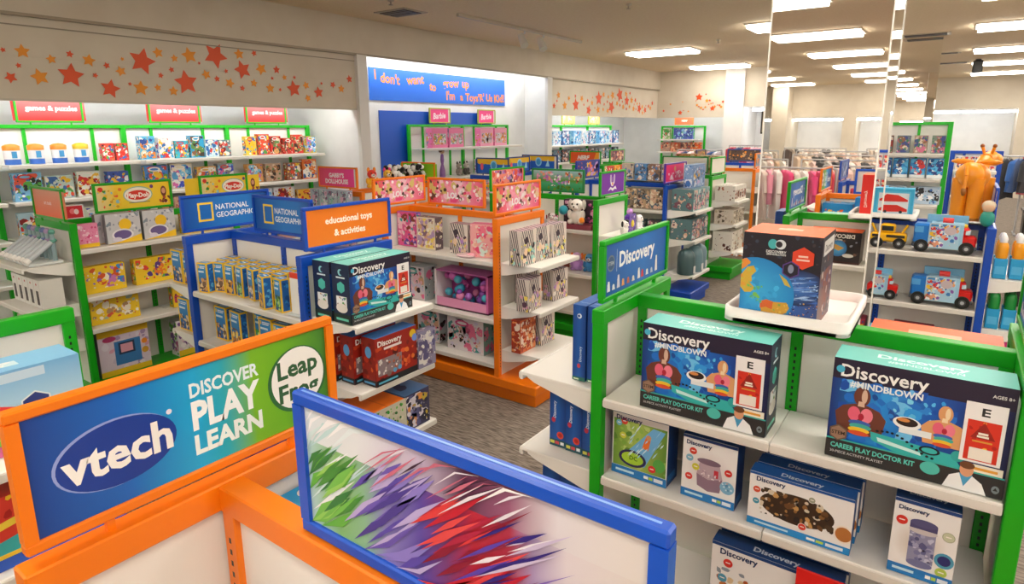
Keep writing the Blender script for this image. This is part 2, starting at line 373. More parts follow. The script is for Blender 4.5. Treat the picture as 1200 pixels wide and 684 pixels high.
# ceiling fittings
def vent(x, y, w_, d, lab, col='1c1a18'):
    v = root('ceiling_vent', lab, 'vent', (x, y, 3.39)); ob('frame', MB().box(-w_/2-.05, w_/2+.05, -d/2-.05, d/2+.05, 0, .012, 'b9ab95'), 'painted_steel', v)
    for i in range(5): ob('slat', MB().box(-w_/2, w_/2, -d/2+d*i/5, -d/2+d*(i+.8)/5, -.008-.002*(i % 2), 0, col), 'painted_steel', v)
vent(-5.75, 5.8, .42, .3, 'dark square air vent in the ceiling by the slogan alcove', '3a3128')
vent(-.64, 12.05, .55, .25, 'black slot vent in the ceiling right of the mirrored column'); vent(-.5, 15.2, .5, .15, 'narrow dark slot vent farther along the ceiling')
vent(-.45, 17.6, .7, .2, 'distant black slot vent near the far lights')
tr = root('track_light', 'white track light rail with two spot heads on the ceiling', 'track light', (-5.23, 7.8, 3.36))
ob('rail', MB().box(-.02, .02, -1.55, 1.55, 0, .04, 'c9bfae', .004), 'painted_steel', tr)
for yy in (-.08, .42):
    h = ob('spot_head', MB().cyl((0, yy, -.2), (-.1, yy+.05, -.04), .06, 'e9e4da', 12, .045).cyl((0, yy, -.04), (0, yy, 0), .012, 'ddd'), 'painted_steel', tr)
ob('pendant_speaker', MB().box(-.09, .09, -.09, .09, -.25, 0, '151413', .02).box(-.05, .05, -.05, .05, 0, .03, '222222'), 'plastic', None, (.1, 17, 3.37), label='small black box hanging from the ceiling right of the column', cat='speaker')
_spk = MB().lathe([(.0, -.06), (.03, -.055), (.008, -.045), (.012, -.02), (.035, -.015), (.035, 0)], 'b5a894', n=10).mesh('sprinkler'); 
for x, y, lab in ((-5.3, 5.2, 'in front of the vent'), (-3.3, 7.0, 'above the middle aisle'), (-3.4, 10.6, 'above the far aisle'), (-2.6, 13.2, 'left of the mirrored column')):
    ob('sprinkler_head', _spk, 'painted_steel', None, (x, y, 3.4), 0, 'small sprinkler head on the ceiling '+lab, 'sprinkler', 'ceiling sprinklers')
# mirrored column
colm = root('mirrored_column', 'square column clad in mirror panels with bright corner strips', 'column', (-.62, 3.97, 0))
ob('core', MB().box(-.275, .275, -.275, .275, 0, 3.399, 'd8d4cc'), 'painted_steel', colm)
for nm, b in (('mirror_panel', (-.28, .28, -.283, -.276)), ('mirror_panel', (-.28, .28, .276, .283)), ('mirror_panel', (.276, .283, -.276, .276)), ('mirror_panel', (-.283, -.276, -.276, .276))):
    ob(nm, MB().box(b[0], b[1], b[2], b[3], .1, 3.398, W_), 'mirror', colm)
for sx in (-1, 1):
    for sy in (-1, 1): ob('corner_strip', MB().box(sx*.283-.004, sx*.283+.004, sy*.283-.004, sy*.283+.004, 0, 3.398, 'f2efe8', .002), 'painted_steel', colm)
ob('mirrored_pillar', MB().box(-.28, .28, -.28, .28, 0, 3.398, 'd8d4cc').box(-.285, -.28, -.285, .28, 0, 3.398, 'f4f2ee').box(.28, .285, -.285, .28, 0, 3.398, 'f4f2ee'), 'mirror', None, (-.7, 12.6, 0), label='second mirrored pillar far behind, beyond the tall green rack', cat='column')
# ================================================================ gondolas
COLR = {'green': '06a40a', 'orange': 'f07a00', 'blue': '0046b4'}
_slot = {}
def slots(z0, z1):
    k = (z0, z1)
    if k not in _slot:
        mb = MB(); z = z0
        while z < z1: mb.add([(-.0035, 0, z), (.0035, 0, z), (.0035, 0, z+.011), (-.0035, 0, z+.011)], [(0, 1, 2, 3)], '06120a'); z += .0235
        me = mb.mesh('slot_row'); me.materials.append(MATS['painted_steel']); _slot[k] = me
    return _slot[k]
_shm = {}
def shelfmesh(w_, d, col='efece6'):
    k = (round(w_, 3), round(d, 3), col)
    if k not in _shm:
        mb = MB().box(-w_/2, w_/2, -d, 0, -.014, 0, col, .002).box(-w_/2, w_/2, -d-.004, -d+.012, -.034, .002, col, .003)
        mb.box(-w_/2, w_/2, -d-.006, -d-.0045, -.028, -.006, 'dedad2')
        _shm[k] = (mb.mesh('shelf'), MB().prism([(0, 0), (.0, -.09), (.05, -.085), (d*.8, -.03), (d*.9, -.014), (d*.9, 0)], (0, 0, -.005), (0, -1, 0), (0, 0, 1), (1, 0, 0), .004, col).mesh('bracket'))
        for q in _shm[k]: q.materials.append(MATS['painted_steel'])
    return _shm[k]
def shelf(parent, x, y, z, rz, w_, d, brackets=True):
    sm_, bm_ = shelfmesh(w_, d); s = ob('shelf', sm_, None, parent, (x, y, z), rz)
    if brackets:
        for sx in (-w_/2+.002, w_/2-.006): ob('bracket', bm_, None, s, (sx, 0, 0))
    return s
def gondola(name, label, colour, loc, rz=0, L=1.16, T=1.37, hw=.315, front=(), back=(), left=(), right=(), depth=.28, edepth=.34, base=True, sl=True, panels='ece8e0', slt=None):
    """H-plan display stand: spine along local X, an end panel across each end; front shelves face local -Y, right ones +X"""
    c = COLR[colour]; g = root(name, label, 'display stand', loc, rz, 'store display stands'); h = L/2
    if base:
        e = .36; ob('base', MB().box(-h-e+.03, h+e-.03, -hw+.03, hw-.03, 0, .1, c, .004).box(-h-e, h+e, -hw-.01, hw+.01, .1, .175, c, .008), 'painted_steel', g)
    for sx in (-1, 1):
        for sy in (-1, 1):
            p = ob('post', MB().box(-.022, .022, -.02, .02, .17, T, c, .003), 'painted_steel', g, (sx*h, sy*(hw-.02), 0))
            if sl: ob('slot_row', slots(.25, T-.1), None, p, (sx*.0226, -sy*.004, 0), sx*PI/2, kind='stuff')
        ob('end_rail', MB().box(-.0235, .0235, -hw-.0015, hw+.0015, T-.05, T+.003, c, .003), 'painted_steel', g, (sx*h, 0, 0))
        ob('end_board', MB().box(-.008, .008, -hw+.035, hw-.035, .17, T-.04, panels), 'painted_steel', g, (sx*h, 0, 0))
    ob('spine_rail', MB().box(-h+.022, h-.022, -.025, .025, T-.05, T, c, .003), 'painted_steel', g)
    for x in (-h+.04, 0, h-.04):
        p = ob('spine_post', MB().box(-.018, .018, -.022, .022, .17, T-.03, c, .002), 'painted_steel', g, (x, 0, 0))
        if sl: ob('slot_row', slots(.25, T-.1), None, p, (0, -.0226, 0), 0, kind='stuff')
    for x in (-1, 1): ob('back_board', MB().box(-h/2+.02, h/2-.02, -.01, .01, .17, T-.04, panels), 'painted_steel', g, (x*h/2, 0, 0))
    wsh = h-.026
    for z in front:
        for x in (-1, 1): shelf(g, x*(wsh/2+.001), -.025, z, 0, wsh, depth, False)
    for z in back:
        for x in (-1, 1): shelf(g, x*(wsh/2+.001), .025, z, PI, wsh, depth, False)
    for z in right: shelf(g, h+.022, 0, z, PI/2, hw*2-.08, edepth)
    for z in left: shelf(g, -h-.022, 0, z, -PI/2, hw*2-.08, edepth)
    return g
# ---------------------------------------------------------------- sign holders on the rails
def sign(label, x, y, rz, fcol, art, w_=.6, h=.225, z=1.392, stem=.024, both=True, fr=.018, name='sign_board', cat='sign', group=None, tilt=0):
    r = root(name, label, cat, (x, y, z), rz, group); c = COLR.get(fcol, fcol)
    ob('frame', MB().box(-w_/2, w_/2, -.011, .011, 0, fr, c, .003).box(-w_/2, w_/2, -.011, .011, h-fr, h, c, .003).box(-w_/2, -w_/2+fr, -.011, .011, fr, h-fr, c).box(w_/2-fr, w_/2, -.011, .011, fr, h-fr, c), 'painted_steel', r)
    iw, ih = w_-2*fr, h-2*fr
    m_ = MB().box(-iw/2, iw/2, -.004, .004, fr, h-fr, 'e8e4da')
    m_.art(art, (-iw/2, -.004, fr), (1, 0, 0), (0, 0, 1), (0, -1, 0), ih)
    if both: m_.art(art, (iw/2, .004, fr), (-1, 0, 0), (0, 0, 1), (0, 1, 0), ih)
    ob('print', m_, 'sign_print', r)
    for sx in (-.3, .3): ob('clip', MB().box(sx*w_-.006, sx*w_+.006, -.006, .006, -stem, 0, c), 'painted_steel', r)
    return r
SIGN_A = (.6-.036)/(.225-.036)
# ================================================================ prints
SKIN, NAVY, TEAL = 'c98a5e', '12305f', '3fb9b4'
def badge(A, x, y, r, col, rim=None):
    if rim: A.ell(x, y, r*1.15, r*1.15, rim)
    A.ell(x, y, r, r, col); A.rect(x-r*.5/A.a, y-.004, x+r*.5/A.a, y+r*.18, 'f6f0ea'); return A
def torso(A, x, y, s, c1, c2):
    A.poly([(x-.9*s/A.a, y-.9*s), (x+.9*s/A.a, y-.9*s), (x+1.05*s/A.a, y+.05*s), (x+.75*s/A.a, y+.42*s), (x+.25*s/A.a, y+.6*s), (x-.25*s/A.a, y+.6*s), (x-.75*s/A.a, y+.42*s), (x-1.05*s/A.a, y+.05*s)], c1)
    A.ell(x, y+1.0*s, .34*s, .48*s, c1); A.ell(x+.1*s/A.a, y+1.02*s, .12*s, .34*s, c2); A.poly([(x-.14*s/A.a, y+.5*s), (x+.14*s/A.a, y+.5*s), (x+.12*s/A.a, y+.75*s), (x-.12*s/A.a, y+.75*s)], c2)
    A.ell(x-.26*s/A.a, y+.1*s, .26*s, .36*s, 'e5637d'); A.ell(x+.26*s/A.a, y+.1*s, .26*s, .36*s, 'ee7f92'); A.ell(x+.04*s/A.a, y+.0*s, .12*s, .17*s, 'b01d38')
    A.ell(x, y-.33*s, .46*s, .14*s, '3f63b8'); A.ell(x+.05*s/A.a, y-.5*s, .46*s, .15*s, '43b0a0'); A.ell(x, y-.68*s, .45*s, .14*s, 'f0c330'); A.ell(x, y-.84*s, .44*s, .12*s, 'd9542e')
def doc_front():
    A = Art(.42/.305, '141a3c'); A.grad(0, .18, 1, .8, [(0, '0c2f7a'), (.3, '1f8de0'), (.55, '1560c0'), (.8, '0d2f80'), (1, '131a44')]); A.rect(0, .8, 1, 1, '231a33')
    A.blobs(.05, .2, .72, .82, ['2f9be8', '1a70d0', '6fc4f4', '0f4fae', '2a86dc', '164a9c'], 60, .02, .09, 5)
    A.blobs(.35, .5, .6, .75, ['7fd6f8', '58bdf0', 'a5e4f8'], 10, .01, .04, 6)
    torso(A, .19, .46, .20, '6d3a2c', 'd9b7a0'); torso(A, .66, .5, .16, 'dca06a', 'f0d8b0')
    A.poly([(.26, .34), (.72, .30), (.8, .16), (.4, .2), (.27, .26)], '35b6b4'); A.poly([(.3, .3), (.55, .25), (.56, .22), (.31, .26)], 'c9f0ee'); A.rect(.42, .40, .6, .46, 'e6ecee')
    A.ell(.46, .50, .11, .06, 'f2f4f4'); A.ell(.46, .51, .085, .042, '2a1c1a'); A.ell(.44, .525, .05, .018, 'd98d4a')
    for i in range(12):
        t = i/11; A.ell(.3+.32*t, .36-.1*t+.04*math.sin(t*5), .014, .012, '10161e', n=6)
    A.ell(.60, .29, .08, .04, '10161e'); A.ell(.60, .29, .06, .026, '35b6b4'); A.ell(.75, .3, .05, .05, '2fa8a6')
    A.rect(.755, .28, .965, .83, 'f0eeee'); A.text('E', .86, .75, .10, '222222', .03, sx=1.3); A.rect(.775, .3, .945, .67, 'd8321e'); A.blobs(.78, .32, .94, .66, ['f0a030', 'b81e14', 'f6d040'], 10, .012, .03, 3)
    A.reg(.86, .56, .1, 3, '9a2016'); A.rect(.835, .545, .885, .565, 'f4ead8'); A.rect(.83, .52, .89, .538, 'f4ead8'); A.rect(.81, .475, .91, .49, 'd89a3a'); A.rect(.8, .31, .92, .42, 'efe7dc')
    A.rect(.8, .2, .985, .27, 'efe9d8'); A.rect(.82, .22, .96, .245, 'e8a33c'); A.rect(.8, .12, .97, .17, 'f0eee8'); A.rect(.8, .13, .9, .15, 'c23a38')
    A.rect(0, 0, 1, .19, '2b2b2c'); A.rect(0, .185, 1, .2, '38b0a8')
    A.text('Discovery', .05, .895, .17, 'f6f6f4', .02, 'l', .58); A.ell(.045, .9, .036, .036, '49b6d8'); A.text('#MINDBLOWN', .32, .775, .085, 'e8f4fa', .03, maxw=.42); A.text('AGES 8+', .985, .91, .04, 'dddddd', .02, 'r')
    A.text('CAREER PLAY DOCTOR KIT', .03, .13, .068, '5fd0c0', .03, 'l', .5); A.text('30-PIECE ACTIVITY PLAYSET', .03, .065, .036, 'c8c8c8', .01, 'l', .34)
    A.reg(.07, .26, .085, 6, '6b5648'); A.reg(.07, .26, .07, 6, '9b7a64'); A.text('STEM', .07, .26, .05, '2c1c14', .02)
    A.ell(.615, .13, .075, .06, '4fbfb2')
    A.poly([(.69, 0), (.72, .12), (.77, .16), (.83, .16), (.89, .1), (.92, 0)], 'eef0f2'); A.poly([(.77, .16), (.8, .04), (.84, .16)], '4aa0cc'); A.ell(.805, .2, .05, .065, 'd99d78'); A.ell(.805, .245, .054, .035, '6b4226')
    A.ell(.96, .08, .032, .04, '191a1c'); A.ell(.96, .08, .028, .036, '7a8a90'); A.reg(.96, .08, .02, 3, '20262a'); return A
DOC_F = doc_front()
DOC_T = Art(.42/.13, '6cc6bd').text('Discovery', .5, .6, .34, 'd6f2ee', .03, sx=1.2)
DOC_T.text('#MINDBLOWN', .52, .3, .2, 'c4ebe6', .02); DOC_S = Art(.13/.305, '16264a')
DOC_S.ell(.5, .86, .055, .055, '8fd0dc'); DOC_S.ell(.56, .86, .04, .04, '16264a'); DOC_S.rect(.25, .76, .75, .785, 'd8e8f0'); DOC_S.reg(.5, .61, .1, 6, '4fc0b4'); DOC_S.rect(.2, .25, .8, .46, 'eef0f2').blobs(.22, .26, .78, .45, ['8a6a5c', '5a7a9c', 'c89a80', '6aa86a'], 16, .012, .03, 2)
DOC_S.ell(.5, .26, .14, .08, 'ece6e0').rect(0, 0, 1, .16, '22332f').rect(.15, .05, .85, .09, '6ad0b8')
DOC = carton(.42, .13, .305, '4fb6b0', DOC_F, DOC_T, DOC_S, DOC_S, name='doctor_kit_box')
def sci(w_, d, h, pic, navy='163f7c', band='1f78bf', tl='Discovery', deep=None):
    a = w_/h; A = Art(a, 'eeeceb'); pic(A); A.rect(0, 0, 1, .13, band); A.text(tl, .07, .89, .115*min(1, a), NAVY, .03, 'l', .75)
    A.rect(.08, .05, .42, .085, 'bfe0f2'); A.rect(.6, .045, .68, .09, 'f4f4f0'); A.rect(.69, .045, .76, .09, 'b6d34c'); A.rect(.78, .04, .94, .095, 'dfe8f2'); A.rect(0, .955, 1, 1, navy)
    T = Art(w_/d, navy); T.text(tl, .5, .45, min(.5, .12*w_/d*1.2), 'cfd8e4', .03)
    S = Art(d/h, navy); S.rect(.1, .06, .8, .16, band); S.rect(.82, .05, .9, .9, '244f8e')
    return carton(w_, d, h, navy, A, T, S, S, name='science_box')
def pic_slide(A):
    A.grad(.02, .13, .98, .86, [(0, '6f9a3c'), (.5, 'a9c45c'), (1, '5f8c34')]); A.blobs(.02, .14, .98, .84, ['7fae44', '94bb52', '5c8a34', 'b8cf7a'], 40, .02, .06, 8)
    A.poly([(.2, .3), (.6, .2), (.95, .82), (.74, .84)], '6fb4e6'); A.ell(.38, .29, .25*A.a, .13, '2a2458'); A.ell(.38, .29, .2*A.a, .095, 'a8d23a'); A.text('DC', .4, .3, .09, '3a6a1a', .02)
    A.poly([(.55, .5), (.66, .48), (.7, .66), (.62, .7)], 'e8722c'); A.ell(.66, .68, .04, .04, 'd89a70'); A.streaks(.3, .35, .9, .8, ['d8f0fa', 'a6d6f4'], 22, 1.0, .08, .01, 4)
    A.ell(.86, .3, .09, .1, '58a84a'); badge(A, .12, .8, .045, '6fb2cc'); badge(A, .22, .84, .05, 'd8402e'); badge(A, .2, .62, .05, 'd2d24a'); badge(A, .74, .22, .055, 'd8302c')
def pic_spin(A):
    A.shade(.5, .5, .42*A.a, .34, 'd8c8cc', 'eeeceb'); A.poly([(.3, .25), (.72, .22), (.76, .42), (.7, .62), (.34, .64), (.28, .42)], 'b9a4b0'); A.poly([(.28, .42), (.5, .36), (.76, .42), (.72, .2), (.5, .17), (.3, .23)], '8d7486')
    A.ell(.5, .64, .22*A.a, .05, '7a6478'); A.rect(.6, .42, .68, .54, 'c03040'); A.blobs(.3, .38, .72, .5, ['efe6ea', 'd9c8d0', 'a890a0'], 20, .01, .025, 4)
    A.ell(.85, .32, .13*A.a, .1, '7fb8d8'); A.blobs(.75, .25, .95, .4, ['e8a07a', 'cfe6f2', '5f96c0'], 10, .01, .03, 3)
    for x, y, c in ((.2, .76, 'd8402e'), (.14, .64, '7fb2cc'), (.26, .52, 'd2cc3a'), (.14, .34, 'd83a30'), (.86, .56, 'd8302c')): badge(A, x, y, .055, c)
def pic_mine(A):
    A.ell(.48, .5, .36*A.a, .27, '3a2a1e'); A.blobs(.12, .26, .84, .76, ['6b4a2c', '8c6438', '2e2018', 'a67c48', '4a3826', 'c89a5c', '222020', 'd8cdb8'], 70, .02, .07, 12); A.ell(.93, .34, .09*A.a, .16, 'f2e6d8'); A.ell(.93, .34, .075*A.a, .13, 'b8743a')
    badge(A, .08, .68, .06, 'd8553a', 'f2ecea'); badge(A, .08, .46, .055, '3f96b4'); badge(A, .55, .24, .06, 'd8402e', 'f2ecea'); badge(A, .62, .78, .05, '9aa08c', 'f2ecea')
def pic_jar(A):
    A.shade(.45, .45, .42*A.a, .3, 'c8b8a8', 'eeeceb'); A.rect(.28, .2, .68, .62, '8f90b0'); A.blobs(.28, .2, .68, .6, ['6c6e9c', 'a2a4c4', '585a88', 'c4c6dc', '7a7ca8'], 44, .015, .05, 6); A.ell(.48, .2, .2*A.a, .05, '7476a0')
    A.ell(.48, .64, .22*A.a, .045, 'c9c2c4'); A.rect(.27, .66, .69, .74, '4c4a76'); A.ell(.48, .74, .21*A.a, .05, '55537f'); A.ell(.84, .34, .15*A.a, .1, '4f9ab8'); A.ell(.84, .34, .1*A.a, .065, '2a2f6e')
    badge(A, .14, .72, .06, 'd8342c'); badge(A, .86, .66, .055, 'c8ccae', 'a8ad90'); badge(A, .82, .18, .06, 'b4cc5a')
def pic_train(A):
    A.blobs(.05, .1, .95, .66, ['c87a3c', '8a94a0', 'd8a060', '5a6a80', 'e0c8a0', 'b85a28', '3f5a78'], 60, .02, .07, 9); badge(A, .14, .74, .06, 'd8342c'); badge(A, .1, .5, .06, '4f9ab8')
SLIDE = sci(.215, .1, .255, pic_slide); SPIN = sci(.185, .09, .232, pic_spin); MINE = sci(.3, .06, .185, pic_mine, '1b56a0', '1f86cc'); JAR = sci(.155, .1, .235, pic_jar); TRAIN = sci(.4, .07, .26, pic_train, '17407c')
DK = '0f3f8e'
def blue_side(w_, d, h, var):
    S = Art(d/h, DK); S.grad(0, 0, 1, 1, [(0, '114592'), (.5, '1b5cb0'), (1, '0e3b84')])
    if var == 0: S.ell(.5, .86, .03, .03, 'e8f0fa').ell(.44, .86, .018, .018, DK).ell(.5, .22, .022, .03, 'c03a4a').text('Discovery', .55, .4, .035, 'c4d8ee', .02, rot=PI/2).rect(0, 0, 1, .05, '1f6a5a').rect(.1, .01, .5, .03, 'd8e6c8')
    if var == 1: S.text('Discovery', .35, .62, .09, 'dce8f6', .02, rot=PI/2, maxw=3).ell(.3, .42, .035, .05, 'b8304a').ell(.72, .2, .055, .055, 'd8402c').ell(.72, .2, .03, .03, 'a82018').rect(0, 0, 1, .12, '14505e').rect(.05, .04, .3, .09, 'd8d85a').rect(.35, .04, .6, .09, 'd04a50').rect(.68, .04, .9, .09, 'e8ecee')
    if var == 2: S.ell(.5, .64, .17, .1, 'e6eefa').ell(.44, .64, .08, .055, DK).ell(.62, .64, .03, .03, DK).rect(.12, .3, .85, .34, '3f74b8').rect(.12, .24, .75, .28, '3f74b8').rect(.12, .36, .85, .4, '3f74b8')
    T = Art(d/w_ if False else w_/d, '1a56a6'); return carton(w_, d, h, DK, None, T, S, S, name='blue_box')
def globe():
    w_, d, h = .235, .225, .285; A = Art(w_/h, '1c1822'); A.blobs(0, .1, 1, 1, ['2c2430', '30384a', '3a2c30', '241c2a'], 60, .008, .03, 3); A.grad(.3, .05, 1, .52, [(0, '1c2438'), (.5, '2f62b4'), (1, '3a4f86')])
    A.shade(.75, .42, .3, .2, '3f78cc', '1f2f58'); A.streaks(.45, .25, 1, .55, ['5f96e0', '8fb8ea', '3a6ac0', '4a70b8', 'a8c8f0'], 60, .15, .1, .008, 7); A.blobs(.45, .2, 1, .55, ['4f86d8', '8fb8ea', '2f5cae', 'c8daf4'], 60, .004, .014, 7); A.blobs(.5, .07, 1, .26, ['c8863c', 'e8b04a', 'f4d890', '2a2a50', '34407a'], 70, .003, .012, 8)
    A.shade(.2, .3, .42, .42, '3fb4ec', '1f86cc'); A.blobs(.0, .05, .6, .6, ['38a8e4', '44b8ee', '2c98d8'], 24, .02, .06, 4)
    A.poly([(0, .5), (.08, .6), (.16, .62), (.2, .56), (.14, .5), (.15, .44), (.12, .42), (.2, .36), (.14, .31), (.06, .3), (0, .36)], 'd8b03c'); A.poly([(0, .56), (.06, .6), (.12, .66), (.06, .7), (0, .68)], 'e8923a'); A.blobs(0, .32, .16, .66, ['c8c04a', 'e0a038', 'b8b850'], 10, .01, .03, 5)
    A.poly([(.28, .22), (.36, .25), (.46, .23), (.62, .24), (.66, .18), (.62, .12), (.5, .06), (.38, .08), (.3, .1)], 'd2a03a'); A.poly([(.28, .22), (.36, .25), (.45, .23), (.44, .14), (.36, .16), (.28, .14)], 'd8662e'); A.blobs(.44, .08, .64, .23, ['8ab04a', 'e0b84a', 'c88a34'], 10, .008, .022, 6); A.poly([(.5, .56), (.6, .5), (.66, .42), (.58, .44)], 'c8b04a'); A.blobs(.02, .2, .3, .4, ['5ab88c', '7fc45a', '3aa0b0'], 14, .01, .03, 2)
    A.ell(.39, .89, .05, .055, '45b4b8'); A.ell(.49, .89, .055, .055, 'd8dce0'); A.ell(.47, .89, .035, .035, '1c1822'); A.text('DISCOVERY', .44, .805, .04, 'e0e0e0', .03); A.text('#MINDBLOWN', .44, .775, .03, 'd0d0d0', .03)
    A.reg(.78, .76, .125, 6, 'e0421f'); A.rect(.7, .73, .86, .75, 'f4c8b8'); A.rect(.72, .77, .84, .79, 'f4c8b8'); A.reg(.64, .62, .1, 6, '5a3a86'); A.reg(.64, .62, .085, 6, '1d1728'); A.ell(.64, .63, .03, .05, '8a90a8')
    A.rect(0, 0, 1, .06, '1a1618'); A.text('2-IN-1 GLOBE LIGHT', .52, .03, .045, 'e0562e', .03, maxw=.7)
    S = Art(d/h, '2a2430'); S.grad(0, 0, 1, .6, [(0, '6a5a64'), (.5, '8a4a3c'), (1, '4a4460')]); S.blobs(0, .05, 1, .75, ['c8b8b0', '8a3a2a', '5a5a80', '3a3440', 'd8d0cc'], 40, .02, .06, 6); S.rect(.1, .78, .9, .95, 'd8d4d0'); S.text('Discovery', .5, .86, .11, '3a3038', .02, maxw=.7)
    B = Art(w_/h, 'd8241c'); B.text('Discovery', .85, .4, .1, 'f2d8d0', .02, rot=PI/2); B.ell(.2, .86, .05, .05, 'f0d0c8')
    T = Art(w_/d, 'f0632a'); T.ell(.5, .55, .1, .12, 'f4a080'); T.rect(.34, .45, .66, .6, 'f6b498')
    return carton(w_, d, h, '5a2a20', A, T, S, S, B, name='globe_box')
GLOBE = globe()
def space_box(w_=.34, h=.29, d=.2):
    A = Art(w_/h, '221a1c'); A.blobs(0, .05, 1, .75, ['3a2a2a', '4a5a78', '6a4a3c', '20202c', '8a8a98'], 40, .02, .06, 2); A.shade(.42, .48, .26, .26, '5ab4e0', '2a6aa8'); A.poly([(.3, .5), (.5, .62), (.55, .5), (.4, .4)], 'c89a4a'); A.ell(.74, .3, .07, .07, 'd8603a'); A.ell(.22, .26, .16, .06, 'd8d4d0')
    A.text('DISCOVERY', .12, .87, .17, 'e8e4e0', .03, 'l', .74); A.text('#MINDBLOWN', .5, .75, .07, 'c8c4c0', .03); A.rect(0, 0, 1, .06, '3a1a14')
    T = Art(w_/d, 'f0632a'); T.rect(.3, .4, .7, .6, 'f4a888'); return carton(w_, d, h, '3a2420', A, T, name='space_box')
SPACE = space_box()
# ================================================================ foreground: science stand
gondola('gondola', 'green-framed white display stand holding science kits in the right foreground', 'green', (-.38, 2.22, 0), 0, 1.2, front=(1.043, .733, .36), back=(1.05, .72, .38), left=(1.05, .72, .37))
row('doctor_kit_box', 'teal doctor kit box', 'on the top front science shelf', 'box', DOC, [(-.61, 2.0, 1.046), (-.018, 2.0, 1.046)])
row('science_box', 'white box with pictured water slide', 'on the second science shelf', 'box', SLIDE, [(-.832, 2.02, .736)])
row('science_box', 'white box with pictured grey spinning toy', 'on the second science shelf', 'box', SPIN, [(-.578, 2.015, .736)])
row('science_box', 'wide blue box with brown window picture', 'on the second science shelf', 'box', MINE, [(-.285, 1.968, .736), (-.28, 2.04, .736), (-.275, 2.11, .736)], order=['frontmost', 'middle', 'rearmost'])
row('science_box', 'white box picturing a purple jar', 'near the right post', 'box', JAR, [(.04, 1.99, .736)])
row('science_box', 'large blue and white picture box', 'on the lowest science shelf', 'box', TRAIN, [(-.34, 1.975, .363), (-.335, 2.06, .363)], order=['front', 'rear'])
ob('price_card', MB().box(-.07, .07, -.004, .004, 0, .075, 'e8201c', .001), 'carton', None, (-.2, 1.92, .575), 0, 'bright red card leaning on the lowest science boxes', 'card')
def bluebox(w_, d, h, var):
    A = Art(w_/h, DK); A.grad(0, 0, 1, 1, [(0, '114592'), (.5, '1b5cb0'), (1, '0e3b84')])
    if var == 0: A.ell(.5, .86, .032, .032, 'e8f0fa').ell(.46, .86, .018, .018, DK).ell(.5, .2, .024, .03, 'c03a4a').text('Discovery', .6, .36, .05, 'c4d8ee', .02, rot=PI/2).rect(0, 0, 1, .05, '1f6a5a').rect(.1, .01, .5, .03, 'd8e6c8')
    if var == 1: A.text('Discovery', .3, .62, .07, 'dce8f6', .02, rot=PI/2).ell(.24, .44, .035, .045, 'b8304a').ell(.66, .2, .06, .06, 'd8402c').ell(.66, .2, .035, .035, 'a82018').rect(0, 0, 1, .12, '14505e').rect(.05, .04, .3, .09, 'd8d85a').rect(.35, .04, .6, .09, 'd04a50').rect(.68, .04, .9, .09, 'e8ecee')
    if var == 2: A.ell(.5, .66, .09, .09, 'e6eefa').ell(.44, .66, .05, .05, DK).ell(.6, .66, .03, .03, DK).rect(.12, .3, .85, .33, '3f74b8').rect(.12, .24, .75, .27, '3f74b8').rect(.12, .36, .85, .39, '3f74b8')
    T = Art(w_/d, '1e62b4'); T.text('Discovery', .5, .2, .12, '8fb4dc', .02, maxw=.8); return carton(w_, d, h, DK, A, T, name='blue_box')
row('blue_box', 'tall slim blue box', 'on the science stand\'s upper end shelf', 'box', bluebox(.055, .22, .3, 0), [(-1.1, 2.1, 1.052), (-1.04, 2.105, 1.052)])
row('blue_box', 'rear blue box', 'behind the slim boxes, upper end shelf', 'box', bluebox(.055, .2, .34, 0), [(-1.045, 2.35, 1.052)])
row('blue_box', 'blue box with red dots', 'on the science stand\'s middle end shelf', 'box', bluebox(.075, .2, .26, 1), [(-1.215, 2.13, .722), (-1.137, 2.125, .722), (-1.058, 2.12, .722)])
row('blue_box', 'plain blue box with round logo', 'on the science stand\'s lowest end shelf', 'box', bluebox(.085, .24, .25, 2), [(-1.25, 2.16, .372), (-1.16, 2.155, .372), (-1.07, 2.15, .372)])
# top tray and globe box
def trayobj(label, x, y, z, w_, d, lip=.045):
    P = []; r = .035
    for cx, cy, a0 in ((w_/2-r, d/2-r, 0), (-w_/2+r, d/2-r, PI/2), (-w_/2+r, -d/2+r, PI), (w_/2-r, -d/2+r, 1.5*PI)):
        for i in range(5): a = a0+i*PI/8; P.append((cx+r*math.cos(a), cy+r*math.sin(a)))
    mb = MB().prism(P, (0, 0, 0), (1, 0, 0), (0, 1, 0), (0, 0, 1), .012, 'eeece8'); k = len(P)
    In = [(x_*(1-.012/(w_/2)), y_*(1-.012/(d/2))) for x_, y_ in P]
    V = [(a, b, .0) for a, b in P]+[(a, b, lip) for a, b in P]+[(a, b, lip) for a, b in In]+[(a, b, .012) for a, b in In]
    mb.add(V, [(q*k+i, q*k+(i+1) % k, (q+1)*k+(i+1) % k, (q+1)*k+i) for q in range(3) for i in range(k)], 'f0eeea', True)
    return ob('display_tray', mb, 'plastic', None, (x, y, z), 0, label, 'tray')
trayobj('white rounded tray on the green rail under the globe box', -.4, 2.27, 1.372, .38, .44)
ob('globe_box', GLOBE, None, None, (-.425, 2.185, 1.386), 0, 'black and orange globe lamp box on the white tray', 'box')
row('space_box', 'black space kit box', 'on the rear side of the science stand', 'box', space_box(.34, .225, .2), [(-.66, 2.38, 1.053, PI)])
row('space_box', 'orange topped kit box', 'behind the green rail beside the globe tray', 'box', space_box(.36, .285, .2), [(.0, 2.375, 1.053, PI)])
